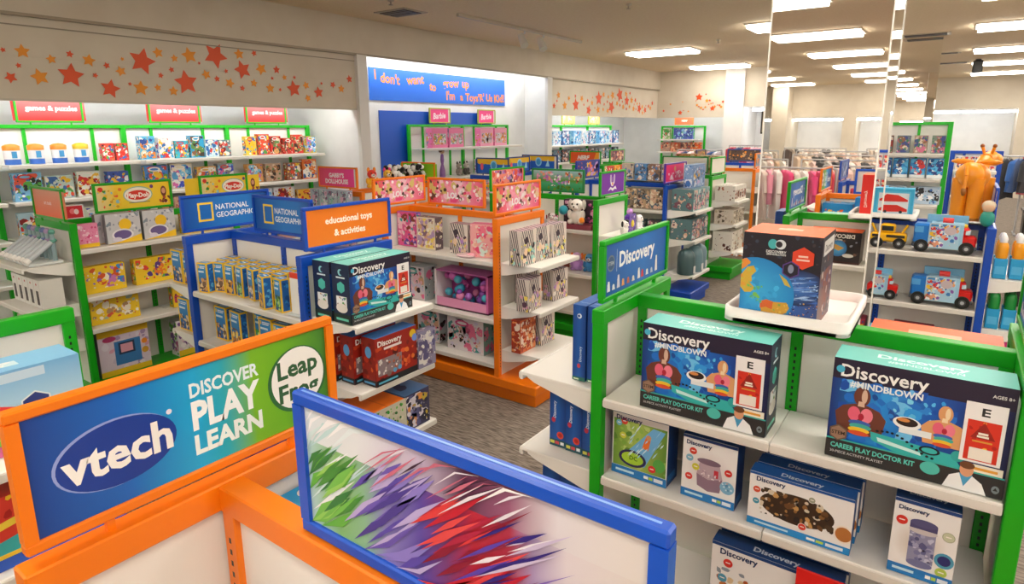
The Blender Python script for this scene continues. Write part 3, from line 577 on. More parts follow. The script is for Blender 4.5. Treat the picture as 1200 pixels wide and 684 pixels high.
# ---------------------------------------------------------------- sign prints
def sg_disc():
    A = Art(SIGN_A, '1d5fb0'); A.grad(0, 0, 1, 1, [(0, '1a57a6'), (.6, '2a78cc'), (1, '1c60b4')]); A.ell(.09, .62, .16, .16, '70808c'); A.ell(.09, .62, .13, .13, '3a5a80'); A.text('STEM', .09, .62, .1, 'b8c0c4', .02); A.rect(.17, .42, .175, .86, 'c8d8ea')
    A.text('Discovery', .21, .64, .42, 'f6f8fa', .03, 'l', .7)
    for i, (x, c) in enumerate(((.06, 'e6e6ee'), (.13, 'e8eaf0'), (.2, 'd8d8e8'), (.27, 'e0a060'), (.35, 'c86a50'), (.43, 'e8e0d8'), (.52, 'f0eef0'), (.58, 'e04a4a'), (.66, 'e8f0f4'), (.74, 'b8d0e0'), (.82, 'f4f4f6'))):
        h = [.2, .1, .26, .14, .12, .1, .22, .16, .12, .1, .34][i]; A.poly([(x-.02, .08), (x+.025, .08), (x+.012, .08+h), (x-.01, .08+h)], c); A.ell(x, .09+h*.6, .05, .045, c)
    return A
sign('green framed blue science sign above the left end panel', -.98, 2.222, PI/2, 'green', sg_disc())
def sg_vtech():
    A = Art((.566-.036)/(.225-.036)); A.grad(0, 0, 1, 1, [(0, '0b3f92'), (.25, '0f66c0'), (.47, '17a6d8'), (.57, '2aa8b8'), (.68, '7ab81e'), (.8, '6cae1c'), (1, '3f7f2c')])
    A.ell(.225, .47, .48, .30, '8fa0d8'); A.ell(.232, .462, .475, .29, '0c3a94'); A.text('vtech', .232, .47, .40, 'f4f2ec', .03, maxw=.31); A.ell(.385, .66, .025, .025, 'd8d8e4')
    A.text('DISCOVER', .455, .78, .19, 'e8f4f6', .03, 'l', .25); A.text('PLAY', .455, .53, .38, 'f4f8f6', .04, 'l', .25); A.text('LEARN', .455, .24, .26, 'eef6f0', .04, 'l', .25)
    A.ell(.865, .52, .36, .36, '2f6a36'); A.ell(.868, .53, .325, .335, 'f2efe8'); A.text('Leap', .868, .66, .27, '2c5a34', .03); A.text('Frog', .868, .40, .27, '2c5a34', .03); return A
gondola('gondola', 'orange-framed display stand in the near left foreground', 'orange', (-.45, .55, 0), 0, 1.2, back=(1.02, .7), left=(1.02,), right=(1.0,))
sign('orange framed blue to green learning toys sign in the foreground', -1.05, .527, PI/2, 'orange', sg_vtech(), w_=.566)
def sg_hero():
    A = Art((.61-.044)/(.24-.044), 'd9d3d4'); A.grad(0, 0, 1, 1, [(0, 'b4d4d2'), (.12, '7fb46a'), (.22, '8ab890'), (.3, '8a80c0'), (.42, '5a46a0'), (.5, '7a3a78'), (.58, 'b82036'), (.68, 'b03048'), (.74, 'a890b8'), (.82, 'd8ccd0'), (1, 'd8ccc2')])
    A.grad(0, .72, 1, 1, [(0, 'd8e2e4'), (.2, 'dde0e2'), (.42, 'c8b8d0'), (.56, '5a2a4a'), (.68, '9a5a78'), (.8, 'd8d0d4'), (1, 'dcd2c8')])
    A.streaks(0, .3, .2, 1, ['dfe9ea', 'b8d8d8', 'cfe4e2', 'f0f0f0'], 18, .72, .35, .02, 1); A.streaks(.02, .05, .16, .6, ['5fae3c', '8fc85a', '3f8a34', '6fb84a', '2f7a3a'], 26, .72, .3, .035, 2)
    A.streaks(.22, .05, .42, .75, ['6a55b0', '8a7ac8', '4a3a90', '5a48a8', 'b8a8d8'], 34, .7, .32, .03, 3); A.streaks(.48, .0, .66, .7, ['c01c30', 'd83a3a', '8a1430', 'e04848', 'b02040'], 34, .66, .32, .03, 4)
    A.streaks(.6, 0, .78, .7, ['5a3fa8', 'e8e0e8', '7a5ab8', 'c8b8d4', '2f1f78', '8a2040'], 24, .62, .35, .015, 5); A.streaks(.3, .75, .7, 1, ['f4f0f0', 'e4dce4', '3a1a34', 'c86a80'], 20, .66, .3, .012, 6); return A
hs = sign('blue framed sign with diagonal red and purple streaks in the front', -.493, .545, 0, '1150c0', sg_hero(), w_=.605, h=.238, z=1.372, stem=.004, fr=.021)
ob('groove_highlight', MB().box(-.29, .29, -.0018, .0018, .2375, .2388, '7aa4e8'), 'painted_steel', hs)  # highlight along the frame's top groove, painted as a pale strip
ob('learning_toy_box', carton(.26, .2, .27, '1a8ad0', Art(.26/.27, '1a8ad0').blobs(.1, .2, .9, .8, ['f0c040', 'e8602c', 'f4f4f4'], 14, .03, .1, 2), Art(1.3, '1f9fe0').text('Learn', .75, .28, .14, 'e8f4fa', .02, rot=PI).text('Discover', .4, .28, .14, 'e8f4fa', .02, rot=PI, maxw=.4).blobs(.45, .5, .75, .85, ['e8602c', 'f4c83c', '5ab04a', 'f0a030'], 16, .03, .08, 1).ell(.88, .55, .09, .09, 'e8ecf0').rect(.15, .4, .32, .6, '0d1a2a'), name='box'), None, None, (-.89, .69, 1.023), PI,
   'sky blue learning toy box behind the orange rail', 'box')
ob('learning_toy_box', carton(.1, .18, .34, '1a7ec8', Art(.1/.34, '1a7ec8').text('V', .5, .8, .1, 'f0f4f8', .03)), None, None, (-.69, .76, 1.023), 0, 'tall narrow blue toy box behind the streaked sign', 'box')
sign('green framed blue science sign at the right edge, seen obliquely', .22, 2.222, PI/2, 'green', sg_disc())
# ================================================================ more prints and packs
def gen(a, bg, pal, seed, n=26, logo=None, band=None, win=None, r=.09, top=None):
    A = Art(a, bg); x0, y0, x1, y1 = (.1, .16, .9, .72) if win else (.03, .04, .97, .96)
    if win: A.rect(x0, y0, x1, y1, win)
    A.blobs(x0, y0, x1, y1, pal+[win or bg], n//2+4, r*.9, r*2.3, seed); A.blobs(x0, y0, x1, y1, pal+[bg], n, r*.4, r, seed+500); A.blobs(x0, y0, x1, y1, pal+['f4f0ea', '2c262a'], n//2+6, r*.15, r*.4, seed+900)
    if band: A.rect(0, 0, 1, .16, band)
    if top: A.rect(0, .84, 1, 1, top)
    if logo: A.ell(.42, .85, .26*min(1, a), .09, logo); A.ell(.42, .85, .18*min(1, a), .045, bg)
    return A
def pack(w_, d, h, bg, pal, seed, side=None, name='box', **k):
    side = side or bg; A = gen(w_/h, bg, pal, seed, **k)
    S = gen(d/h, side, pal[:4]+[side]*2, seed+1, 16, r=.08); T = Art(w_/d, side).blobs(.2, .2, .8, .8, [pal[0], bg], 4, .05, .2, seed)
    return carton(w_, d, h, side, A, T, S, S, name=name)
# ---------------------------------------------------------------- blue nature stand (left centre)
def sg_nat():
    A = Art(SIGN_A); A.grad(0, 0, 1, 1, [(0, '0c4fa6'), (.5, '1a78cc'), (.75, '1672c4'), (1, '0b3f8c')]); x0, x1 = .15, .325
    A.rect(x0, .2, x1, .82, 'f2cc2a'); A.rect(x0+.022, .265, x1-.022, .755, '1468bc'); A.text('NATIONAL', .355, .64, .25, 'f2f4f6', .012, 'l', .40); A.text('GEOGRAPHIC', .355, .38, .25, 'f2f4f6', .012, 'l', .47); return A
NATS = sg_nat()
gondola('gondola', 'blue-framed display stand of nature kits in the left middle', 'blue', (-3.24, 2.22, 0), 0, 1.12, front=(1.03, .71, .37), right=(1.05, .70, .355), left=(1.03, .71, .37))
sign('leftmost blue nature sign with yellow rectangle', -3.8, 2.205, PI/2, 'blue', NATS); sign('right blue nature sign with yellow rectangle facing the aisle', -3.245, 2.22, 0, 'blue', NATS, w_=.57)
edu = Art(SIGN_A, 'f07a12').text('educational toys', .5, .66, .26, 'fbeee0', .03, maxw=.86).text('& activities', .5, .3, .26, 'fbeee0', .03, maxw=.6)
sign('orange educational toys sign in a blue frame', -2.68, 2.245, PI/2, 'blue', edu)
def natbox(w_, d, h, seed):
    A = Art(w_/h, 'f6c810'); A.grad(.09, .04, .91, .96, [(0, '0f4a94'), (1, '2a96dc')], True); A.blobs(.1, .05, .9, .5, [['d8a060', '7a5a44', 'e8d0a0', '3a2a20'], ['c8822c', 'e8b84a', '6a3a14', 'f0d880'], ['4a9a3c', '8ac45a', '2a5a24', 'c8e08a'], ['8a7a78', 'c8b8b0', '5a4a50', 'e0d8d0']][seed % 4], 26, .03, .1, seed)
    A.rect(.14, .82, .24, .92, 'f2cc2a'); A.rect(.3, .87, .84, .9, 'e8f0f6'); A.rect(.3, .82, .78, .85, 'e8f0f6'); A.rect(.14, .68, .7, .74, 'd8e8f4')
    S = Art(d/h, 'f0c428'); S.rect(.14, .04, .86, .96, '1760ae'); S.blobs(.15, .05, .85, .9, ['2a86cc', '104a90', '5ab0e0'], 12, .03, .08, seed); T = Art(w_/d, 'f0c428'); T.rect(.08, .12, .92, .88, '2a86cc'); T.rect(.2, .45, .8, .65, 'd8e8f4')
    return carton(w_, d, h, 'f0c428', A, T, S, S, name='nature_kit_box')
NB = [natbox(.08, .055, .185, i) for i in range(4)]; NBL = [natbox(.13, .05, .215, i+4) for i in range(4)]
R1 = random.Random(11)
for r, (yy, n, x0, st, nm) in enumerate(((2.15, 9, -3.70, .108, 'back'), (2.085, 9, -3.69, .106, 'second'), (2.02, 6, -3.62, .118, 'third'))):
    row('nature_kit_box', 'small kit box', f'in the {nm} rank, upper nature shelf', 'box', NB, [(x0+st*i+R1.uniform(-.008, .008), yy, 1.033, R1.uniform(-.25, .25)) for i in range(n)], group='small nature kit boxes')
row('nature_kit_box', 'small kit box', 'in the front rank, upper nature shelf', 'box', NB, [(-3.68, 1.955, 1.033, .2), (-3.06, 1.95, 1.033, -.3), (-2.93, 1.965, 1.033, -.15)], group='small nature kit boxes')
ph = root('price_holder', 'white price card with red header standing on the nature shelf', 'sign', (-2.79, 1.965, 1.033), .0)
pa = Art(.12/.23, 'f0eeea').rect(0, .86, 1, 1, 'e8401c').text('10', .72, .6, .2, '222222', .03).rect(.55, .47, .9, .49, '888888')
ob('card', MB().box(-.06, .06, -.002, .002, 0, .23, 'f0eeea').art(pa, (-.06, -.002, 0), (1, 0, 0), (0, 0, 1), (0, -1, 0), .23), 'carton', ph); ob('foot', MB().box(-.06, .06, -.03, .03, 0, .004, 'dde6ea', .001), 'plastic', ph)
row('nature_kit_box', 'large kit box', 'on the middle nature shelf', 'box', NBL, [(-3.66, 2.03, .713), (-3.48, 2.02, .713, -.1), (-3.33, 2.09, .713), (-3.2, 2.04, .713), (-3.03, 2.02, .713, .06), (-2.88, 2.03, .713)])
row('nature_kit_box', 'large kit box', 'on the lowest nature shelf', 'box', NBL, [(-3.6, 2.03, .373), (-3.38, 2.03, .373), (-3.1, 2.03, .373)])
row('nature_kit_box', 'tall kit box', 'on the upper left end nature shelf', 'box', NBL, [(-4.07, 2.0, 1.033), (-3.93, 2.0, 1.033)]); row('nature_kit_box', 'tall kit box', 'on the middle left end nature shelf', 'box', NBL, [(-4.05, 2.0, .713), (-3.91, 2.0, .713)])
row('doctor_kit_box', 'doctor kit box', 'below the educational toys sign', 'box', DOC, [(-2.565, 2.16, 1.053, PI/2), (-2.425, 2.165, 1.053, PI/2)], order=['left rear', 'right front'])
def redkit():
    A = Art(.3/.26, '9a1e12'); A.blobs(0, .1, 1, .8, ['c8441c', '7a160e', 'e0702a', '5a120c', 'd8542a'], 40, .03, .09, 3); A.poly([(.05, .2), (.6, .2), (.62, .55), (.05, .55)], '8a7a80'); A.blobs(.05, .2, .6, .55, ['d8d0cc', '6a5a60', 'b05a3c', 'e8e4e0'], 26, .02, .06, 4)
    A.text('Discovery', .06, .87, .16, 'f4ece8', .03, 'l', .7); A.rect(.2, .72, .62, .77, 'e8dcd8'); A.rect(0, 0, 1, .13, '1c1a20'); A.rect(.05, .04, .5, .08, '5ab8d8'); A.ell(.3, .2, .06, .06, '7a6a68'); A.ell(.44, .22, .05, .05, '5aa0d0'); A.ell(.56, .24, .05, .05, '5aa0d0'); A.ell(.9, .85, .09, .09, 'e8c02a'); A.ell(.95, .75, .08, .08, '6a8ad8')
    S = Art(.1/.26, '8a1a10'); S.blobs(0, .1, 1, .9, ['b03018', '6a120c', 'd05a20'], 16, .03, .08, 5); S.ell(.5, .7, .09, .12, '5a9ad0'); S.rect(0, 0, 1, .13, '1c1a20'); S.rect(.1, .04, .9, .08, '4a90c0'); T = Art(3, '3f7ac0'); return carton(.3, .1, .26, '7a1a12', A, T, S, S, name='red_kit')
RK = redkit()
row('science_box', 'red science kit box', 'on the middle shelf below doctor kits', 'box', RK, [(-2.6, 2.14, .703, PI/2), (-2.48, 2.16, .703, PI/2), (-2.36, 2.2, .703, PI/2)])
ob('science_box', pack(.14, .05, .21, '8a84a0', ['c8c0cc', '5a5480', 'e0dcd8', '6a5a78', '9a94b8'], 5, '6a6480'), None, None, (-2.33, 2.425, .703), PI/2, 'grey purple kit box at the far end beside red science kits', 'box')
din = Art(.24/.2, 'c8c4b0').blobs(.1, .3, .9, .95, ['3a9a34', '5ac04a', '2a6a2c', 'd8d4c0', 'b0a890'], 40, .02, .07, 3).blobs(.3, .0, .9, .35, ['e88a1c', '6a5a3c', '3a3024'], 16, .02, .06, 4)
ob('dinosaur_box', carton(.24, .26, .21, 'e0701c', din, Art(.24/.26, 'f0781c').rect(.46, 0, .5, 1, 'd8641a')), None, None, (-2.45, 2.13, .358), PI/2, 'orange topped dinosaur kit box on the lowest end shelf', 'box')
row('science_box', 'dark blue planet kit box', 'right of the orange dinosaur box', 'box', pack(.19, .24, .21, '3a3a5c', ['c8b040', '8a8ab0', 'e0984a', '22223c', 'd8d4e0', '5a5a8c'], 8, '4f7ab0', n=34), [(-2.45, 2.36, .358, PI/2)])
# ---------------------------------------------------------------- orange doll stand
def sg_lol():
    A = Art(SIGN_A, 'e85a6a'); A.grad(0, 0, 1, 1, [(0, 'e8423a'), (.3, 'f07a9a'), (.6, 'f2a2ba'), (1, 'e8507a')])
    A.blobs(0, .05, 1, 1, ['f0608a', 'f6c8d4', 'e8c8a0', '6a3a2c', 'f4a0b8', 'd8c070', 'e0486a'], 40, .1, .24, 9); A.blobs(0, .05, 1, 1, ['f6e4e0', 'c88a64', '4a2c24', 'f07aa0', 'fbeef0', 'e8b090'], 60, .04, .11, 10); A.text('LOL', .45, .36, .34, 'f8f2f4', .05); A.rect(.4, .06, .52, .18, 'f04a8a'); return A
LOLS = sg_lol()
gondola('gondola', 'orange-framed display stand of fashion dolls in the centre', 'orange', (-3.235, 3.855, 0), 0, 1.15, front=(1.05, .61, .265), right=(1.05, .72, .385), left=(1.05,))
sign('leftmost orange framed doll sign', -3.8, 3.74, PI/2, 'orange', LOLS); sign('middle orange framed doll sign along the front rail', -3.285, 3.855, 0, 'orange', LOLS); sign('rightmost orange framed doll sign on the end panel', -2.66, 3.835, PI/2, 'orange', LOLS)
def zebra(w_, d, h, seed, pal=('e8c8a8', 'f0d860', 'd8a0b8', '5a3a50', 'b88ad0', 'e8e0d8')):
    A = Art(w_/h, 'e8dcd2'); A.stripes(0, 0, 1, 1, '4a4048', 12, -.5, .5); A.blobs(0, .02, .95, .62, list(pal), 26, .03, .1, seed); A.ell(.35, .72, .1, .1, '3a2a38'); A.ell(.3, .4, .09, .11, 'f0d0b0')
    S = Art(d/h, 'd8ccc4'); S.stripes(0, 0, 1, 1, '4a4048', 8, -.6, .5); S.blobs(.1, 0, .9, .5, list(pal), 8, .04, .1, seed+2); return carton(w_, d, h, 'cfc4bc', A, Art(w_/d, 'cdb8c4').stripes(0, 0, 1, 1, '6a5a64', 6), S, S, name='doll_box')
ZB = [zebra(.19, .1, .235, i) for i in range(3)]; ZT = [zebra(.19, .1, .25, i+5, ('6ab8b0', 'e8d860', 'f0d8c0', '3a3038', 'a8d8d0')) for i in range(3)]
row('doll_pack', 'tall rainbow doll card', 'on the upper front doll shelf', 'doll', pack(.22, .05, .285, 'e05a9a', ['f0a0c0', '3ab8b0', '6a4ab0', 'f4d0d8', '8a3a2c', 'e84a80', 'f6c0d4'], 3, '7a5ac0', n=40), [(-3.67, 3.7, 1.053)])
row('doll_pack', 'cream yellow doll box', 'on the upper front doll shelf', 'doll', pack(.2, .09, .26, 'e8dcc8', ['f0d860', 'e8c8a0', 'b898c0', 'f4ecd8', 'd8a880', '8a6a80'], 4, '6a5a60', n=36), [(-3.44, 3.7, 1.053)])
row('doll_pack', 'striped black and cream doll box', 'on the upper front doll shelf', 'doll', ZB[0], [(-3.09, 3.7, 1.053, -.05)]); row('doll_pack', 'pink doll box', 'beside the orange post, upper doll shelf', 'doll', pack(.2, .09, .255, 'f0a8a8', ['f07890', 'f4d0c0', 'e8507a', 'd8e8e0', 'f0b8a0'], 6, 'd86a90'), [(-2.86, 3.68, 1.053, .3)])
ob('doll_pouch', MB().ell((0, 0, .012), (.09, .05, .014), 'e8c8cc').ell((.05, .01, .02), (.04, .03, .016), 'f0a8b8'), 'plastic', None, (-2.98, 3.59, 1.053), 0, 'small pale pink pouch lying on the upper doll shelf', 'toy')
HB = [pack(.24, .16, .28, 'e8dfe4', ['f078a8', 'f4c8d8', '5aa8a8', '3a2a30', 'e0b090', 'd8d0e8'], s, 'bfc8cc', n=34, logo='58b0ac') for s in (21, 22, 23)]
row('doll_house_box', 'white and pink playset box', 'on the middle front doll shelf', 'box', HB[0], [(-3.6, 3.74, .613)])
pb = root('doll_playset_box', 'open pink and purple playset box with teal balls, middle doll shelf', 'box', (-3.06, 3.72, .613))
ob('box', MB().box(-.27, .27, .09, .1, 0, .3, 'b04a9a').box(-.27, .27, -.1, .1, 0, .01, 'e07ab0').box(-.27, -.25, -.1, .1, 0, .3, 'efe4e8').box(.25, .27, -.1, .1, 0, .3, 'd86aa8').box(-.25, .27, -.1, .1, .29, .3, 'c86ab0').box(-.25, .25, -.1, -.095, 0, .08, 'f0a0c8'), 'carton', pb)
_q = MB(); _r2 = random.Random(5)
for i in range(34): _q.ell((_r2.uniform(-.22, .23), _r2.uniform(-.06, .06), _r2.uniform(.04, .25)), _r2.uniform(.022, .04), _r2.choice(['3aa8d0', '58c8e0', 'd86ab8', 'f090c0', '8a4ab0', 'b070c8']), 8, 6)
ob('contents', _q, 'plastic', pb)
row('doll_house_box', 'white and pink playset box', 'on the lowest front doll shelf', 'box', [HB[1], pack(.37, .16, .27, 'eae2e6', ['f07aa0', 'f4c8d0', '4a9a98', '3a2428', 'e8b898', 'e0d8ec', 'c85a80'], 25, '8fb8b4', n=46, logo='d84a88')], [(-3.46, 3.75, .268), (-3.04, 3.72, .268)])
row('doll_box', 'teal striped doll box', 'on the upper end doll shelf', 'doll', ZT, [(-2.47, 3.62, 1.053, PI/2), (-2.48, 3.82, 1.053, PI/2), (-2.46, 4.03, 1.053, PI/2)])
row('doll_box', 'purple striped doll box', 'on the middle end doll shelf', 'doll', ZB, [(-2.43, 3.64, .723, PI/2+.1), (-2.55, 3.8, .723, PI/2), (-2.43, 4.0, .723, PI/2-.08)])
row('doll_box', 'orange speckled doll box', 'on the lowest end doll shelf', 'doll', pack(.2, .08, .25, 'd86a34', ['f09a5a', 'b03a20', 'e8c8a0', 'f4e0d0', '8a2a1c'], 9, 'a83a24', n=40), [(-2.5, 3.67, .388, PI/2)]); row('doll_box', 'black striped doll box', 'on the lowest end doll shelf', 'doll', ZB[2], [(-2.48, 3.9, .388, PI/2)])
# ---------------------------------------------------------------- green plush stand
gondola('gondola', 'green-framed display stand of plush toys behind the doll stand', 'green', (-3.2, 5.3, 0), 0, 1.17, front=(1.085, .67, .3), right=(1.05, .7), left=(1.05,))
sp = Art(SIGN_A); sp.grad(0, 0, 1, 1, [(0, '2a9a58'), (.35, '3fb07a'), (.5, '5a9a34'), (1, 'a8d0e0')], True); sp.blobs(.05, .45, .4, .95, ['d878b8', 'e8a0c8', 'f09a7a', 'b868c0'], 22, .05, .12, 2); sp.blobs(.35, .2, .75, .85, ['e8d8e8', 'd8a0d0', '8a78c8', 'f4f0f4', 'c88ac8'], 26, .05, .12, 3); sp.blobs(.65, .4, .98, .95, ['d86a2c', 'f0a050', '8a3a24', 'f4d8b0'], 18, .05, .12, 4); sp.blobs(.3, 0, 1, .25, ['3f7a1c', '6a9a2c', 'c88a2c'], 20, .04, .1, 5)
sign('green framed sign of a grassy meadow above the plush shelf', -3.2, 5.3, 0, '1f8a4a', sp)
sq = gen(SIGN_A, 'f08a78', ['e8503c', 'b078c8', 'f4d0c0', '5a3a5a', 'f0a090', 'c8406a', 'fff0e8'], 41, 40, r=.14); sign('green framed pink and orange picture sign behind the doll signs', -3.785, 5.27, PI/2, 'green', sq)
bun = Art(SIGN_A*.84, '7a2aa8'); 
for x, r in ((.42, .1), (.56, -.12)): bun.ell(x, .68, .085, .24, 'f4eef4', r); bun.ell(x, .7, .035, .17, '7a2aa8', r)
bun.ell(.48, .44, .14, .1, 'f4eef4').ell(.49, .46, .07, .07, 'f09a2c').poly([(.3, .14), (.4, .32), (.5, .24), (.62, .34), (.68, .16), (.58, .2), (.5, .1), (.42, .2)], 'f2f0f4')
sign('purple sign with white bunny shaped logo in a green frame', -2.62, 5.33, PI/2, 'green', bun, w_=.52)
def plush(body, head, ear, earpos='side', eye='1a1416', s=1.0, extra=None, nose='2a2020'):
    m_ = MB().ell((0, 0, .075*s), (.07*s, .06*s, .08*s), body).ell((0, -.012*s, .19*s), (.065*s, .06*s, .062*s), head).ell((0, -.06*s, .175*s), (.032*s, .028*s, .024*s), 'f2ece6').ell((0, -.088*s, .182*s), (.011*s, .008*s, .008*s), nose, 8, 6)
    for sx in (-1, 1):
        m_.ell((sx*.026*s, -.062*s, .205*s), .010*s, eye, 8, 6).ell((sx*.055*s, -.03*s, .03*s), (.03*s, .045*s, .026*s), body).ell((sx*.07*s, -.02*s, .1*s), (.022*s, .026*s, .045*s), body)
        if earpos == 'side': m_.ell((sx*.07*s, 0, .195*s), (.024*s, .02*s, .05*s), ear)
        else: m_.ell((sx*.042*s, 0, .25*s), (.022*s, .016*s, .035*s), ear)
    if extra: extra(m_, s)
    return m_
def plushes(items):
    for lab, me, x, y, z, rz in items: ob('plush_toy', me, 'fabric', None, (x, y, z), rz, lab, 'plush toy', 'plush toys')
pd = root('plush_puppy_pack', 'white plush puppy in a dark patterned box on the upper plush shelf', 'plush toy', (-2.85, 5.12, 1.088), .12)
ob('backing_box', MB().box(-.17, .17, .02, .12, 0, .26, '3a2436', .004).art(gen(.34/.26, '3a2436', ['c85a90', '6a3a5a', '2a1a28', 'e0a0c0'], 12, 30), (-.17, .02, 0), (1, 0, 0), (0, 0, 1), (0, -1, 0), .26).box(-.17, .17, -.12, .02, 0, .045, '8a3a4a', .003), 'carton', pd)
ob('puppy', plush('e8e2da', 'efe9e2', 'd8d0c8', s=.95).ell((-.13, -.02, .13), .045, '2a9ab0', 10, 8).ell((.1, -.13, .06), .028, 'f08a1c', 8, 6), 'fabric', pd, (0, -.06, .04))
plushes([('small white and maroon plush puppy beside the boxed puppy', plush('e8d0d4', 'f0e4e4', '6a1e28', s=.5), -3.12, 5.08, 1.088, .2), ('tiny grey plush dog left of the puppies, upper plush shelf', plush('b8b0b8', 'd8d0d4', '8a3a48', s=.42), -3.22, 5.08, 1.088, .1), ('white and pink plush mouse, upper plush shelf', plush('f0e8ea', 'f4eef0', 'e8a0b8', 'top', s=.4), -3.06, 5.04, 1.088, .1)])
plushes([('orange and purple plush on the middle plush shelf', plush('b88ad0', 'd8b0e0', 'f07a3c', s=.7), -2.88, 5.14, .673, .3), ('blue plush with orange ears by the green post', plush('3a8ac8', '58a8d8', 'f0941c', s=.7), -2.74, 5.14, .673, .2), ('brown plush at back of the middle plush shelf', plush('8a3a2c', 'b0543c', '5a241c', s=.55), -3.03, 5.19, .673, 0), ('small dark plush at front left, middle plush shelf', plush('4a3a38', 'c8a088', '2a2020', s=.4), -3.06, 5.05, .673, .1), ('tiny pale plush at front left, middle plush shelf', plush('d8b8a0', 'e8d0c0', 'b08a70', s=.36), -3.14, 5.05, .673, .1)])
plushes([('black and white plush cow on the plush stand end shelf', plush('f0eeea', 'f4f0ee', '1c1818', s=.55, extra=lambda m_, s: m_.ell((.03*s, -.03*s, .235*s), (.05*s, .04*s, .03*s), '1c1818')), -2.4, 5.14, 1.053, PI/2)])
ob('plush_pouch', MB().box(-.07, .07, -.03, .03, 0, .17, '5a2aa0', .02).art(gen(.14/.17, '5a2aa0', ['8a5ad0', 'd8c8f0', '3a1a70'], 3, 20, r=.05), (-.07, -.03, 0), (1, 0, 0), (0, 0, 1), (0, -1, 0), .17).ell((0, -.03, .08), (.03, .014, .035), 'e0c83a').ell((0, 0, .19), (.05, .025, .03), 'c890d8'), 'fabric', None, (-2.45, 5.36, 1.053), PI/2, 'purple spotted pouch with yellow face on plush end shelf', 'plush toy')
plushes([('white and grey plush beside the purple pouch', plush('e8e4e8', 'f0eef0', 'a8a0b0', s=.6), -2.42, 5.49, 1.053, PI/2)])
# ---------------------------------------------------------------- blue doll stand, green and orange stands behind
gondola('gondola', 'blue-framed display stand of boxed dolls in the middle distance', 'blue', (-3.23, 7.05, 0), 0, 1.14, front=(1.08, .72, .4), right=(1.09, .76, .36), left=(1.05,))
pk = Art(SIGN_A, 'ea1f6e').ell(.5, .74, .16, .16, 'd89a6a').blobs(.05, .05, .45, .5, ['f4a0c0', 'fbe4ec'], 10, .08, .16, 2).blobs(.5, .1, .95, .6, ['fbe4ec', 'f4a0c0', 'f8c8d8'], 12, .08, .16, 3)
sign('hot pink sign in a purple frame on the blue doll stand', -2.655, 7.02, PI/2, '5a2a9a', pk, w_=.66)
sign('blue sign with orange and purple picture, left end of blue stand', -3.8, 7.02, PI/2, '2a3aa0', gen(SIGN_A, '2a3a90', ['f0702c', '8a5ad0', 'f0c03a', '5a78d8', '3a2a80', 'c89ae0'], 17, 34, r=.14))
def dollp(w_, h, d, seed, bg='8fb4b4', pal=('d8b098', '5a7a8a', 'e8d0c0', '7a4a5a', '3a5a6a', 'c8e0e0', 'd88aa0')): return pack(w_, d, h, bg, list(pal), seed, '5a7a80', n=26, r=.12)
row('doll_box', 'window doll box', 'on the upper front shelf of blue stand', 'doll', [dollp(.16, .24, .1, i, '8a7a6a', ('d8b098', '4a3a3a', 'e8d8c0', '7a5a4a', 'c0a080', '5a6a7a')) for i in range(3)], [(-3.1, 6.84, 1.083), (-2.94, 6.84, 1.083), (-2.78, 6.84, 1.083)])
row('doll_box', 'window doll box', 'on the middle front shelf of blue stand', 'doll', [dollp(.16, .24, .1, i+30, '4a4048') for i in range(2)], [(-3.0, 6.84, .723), (-2.8, 6.84, .723)])
row('doll_box', 'teal mermaid doll box', 'on the upper end shelf of blue stand', 'doll', [dollp(.13, .24, .25, i+7) for i in range(4)], [(-2.47, 6.85+.135*i, 1.093, PI/2) for i in range(4)])
row('doll_box', 'dark teal doll box', 'on the middle end shelf of blue stand', 'doll', [dollp(.13, .235, .25, i+12, '3f5a60') for i in range(4)], [(-2.47, 6.85+.135*i, .763, PI/2) for i in range(4)])
def dome(c): return MB().lathe([(.095, 0), (.1, .01), (.1, .2), (.085, .25), (.05, .285), (.0, .3)], c, n=14).ell((0, -.03, .11), (.05, .06, .09), 'c8905a').ell((0, -.05, .2), (.035, .04, .035), 'e0b898').box(-.03, .03, -.104, -.1, .02, .1, 'e0e0e0')
row('dome_toy_pack', 'rounded teal doll pack', 'on the lowest end shelf of blue stand', 'doll', [dome('4a6468').mesh('dome'), dome('6a8a94').mesh('dome'), dome('7a94a0').mesh('dome')], [(-2.42, 6.86, .363, PI/2), (-2.4, 7.07, .363, PI/2), (-2.42, 7.27, .363, PI/2)], 'plastic')
row('toy_box', 'tall figure box', 'standing on the blue stand top rail tray', 'box', [pack(.15, .1, .2, bg, [bg, 'e8e0d8', '4a4a5a', '5a8ac8', 'd8a080'], 50+i) for i, bg in enumerate(('c8b8a8', '5a8ac0', '8a6a5a', 'b8a8a0'))], [(-3.28+.17*i, 7.12, 1.375+.012) for i in range(4)])
trayobj('long white tray on the top rail of blue stand', -2.93, 7.13, 1.374, .74, .2, .012)
ob('toy_box', pack(.42, .1, .26, '7a9ac8', ['a8c0e0', '3a6ab0', 'd8e0ec', '2a4a80', 'c8b0d8', 'e0b040'], 61, n=40), None, None, (-2.47, 7.14, 1.336), PI/2, 'large blue picture box above the teal mermaid dolls', 'box')
gondola('gondola', 'green-framed display stand with white figure boxes, far middle', 'green', (-3.24, 8.62, 0), 0, 1.16, front=(1.05, .7), right=(1.05, .74, .37), left=(1.05,))
blank = Art(SIGN_A, 'e6e0d4'); sign('green framed plain cream sign facing the aisle', -3.13, 8.62, 0, '2f8a3a', blank, w_=.66); sign('narrow green framed cream sign on far green end panel', -2.66, 8.6, PI/2, 'green', blank)
FB = [pack(.1, .26, .2, 'e8e2d8', ['7a3a24', 'a85a34', 'e8e0d8', '4a2a20'], i, n=10, win='8a4a30', r=.1) for i in range(3)]
row('figure_box', 'white figure box', 'on the upper end shelf, far green stand', 'box', FB, [(-2.47, 8.4+.105*i, 1.053, PI/2) for i in range(5)])
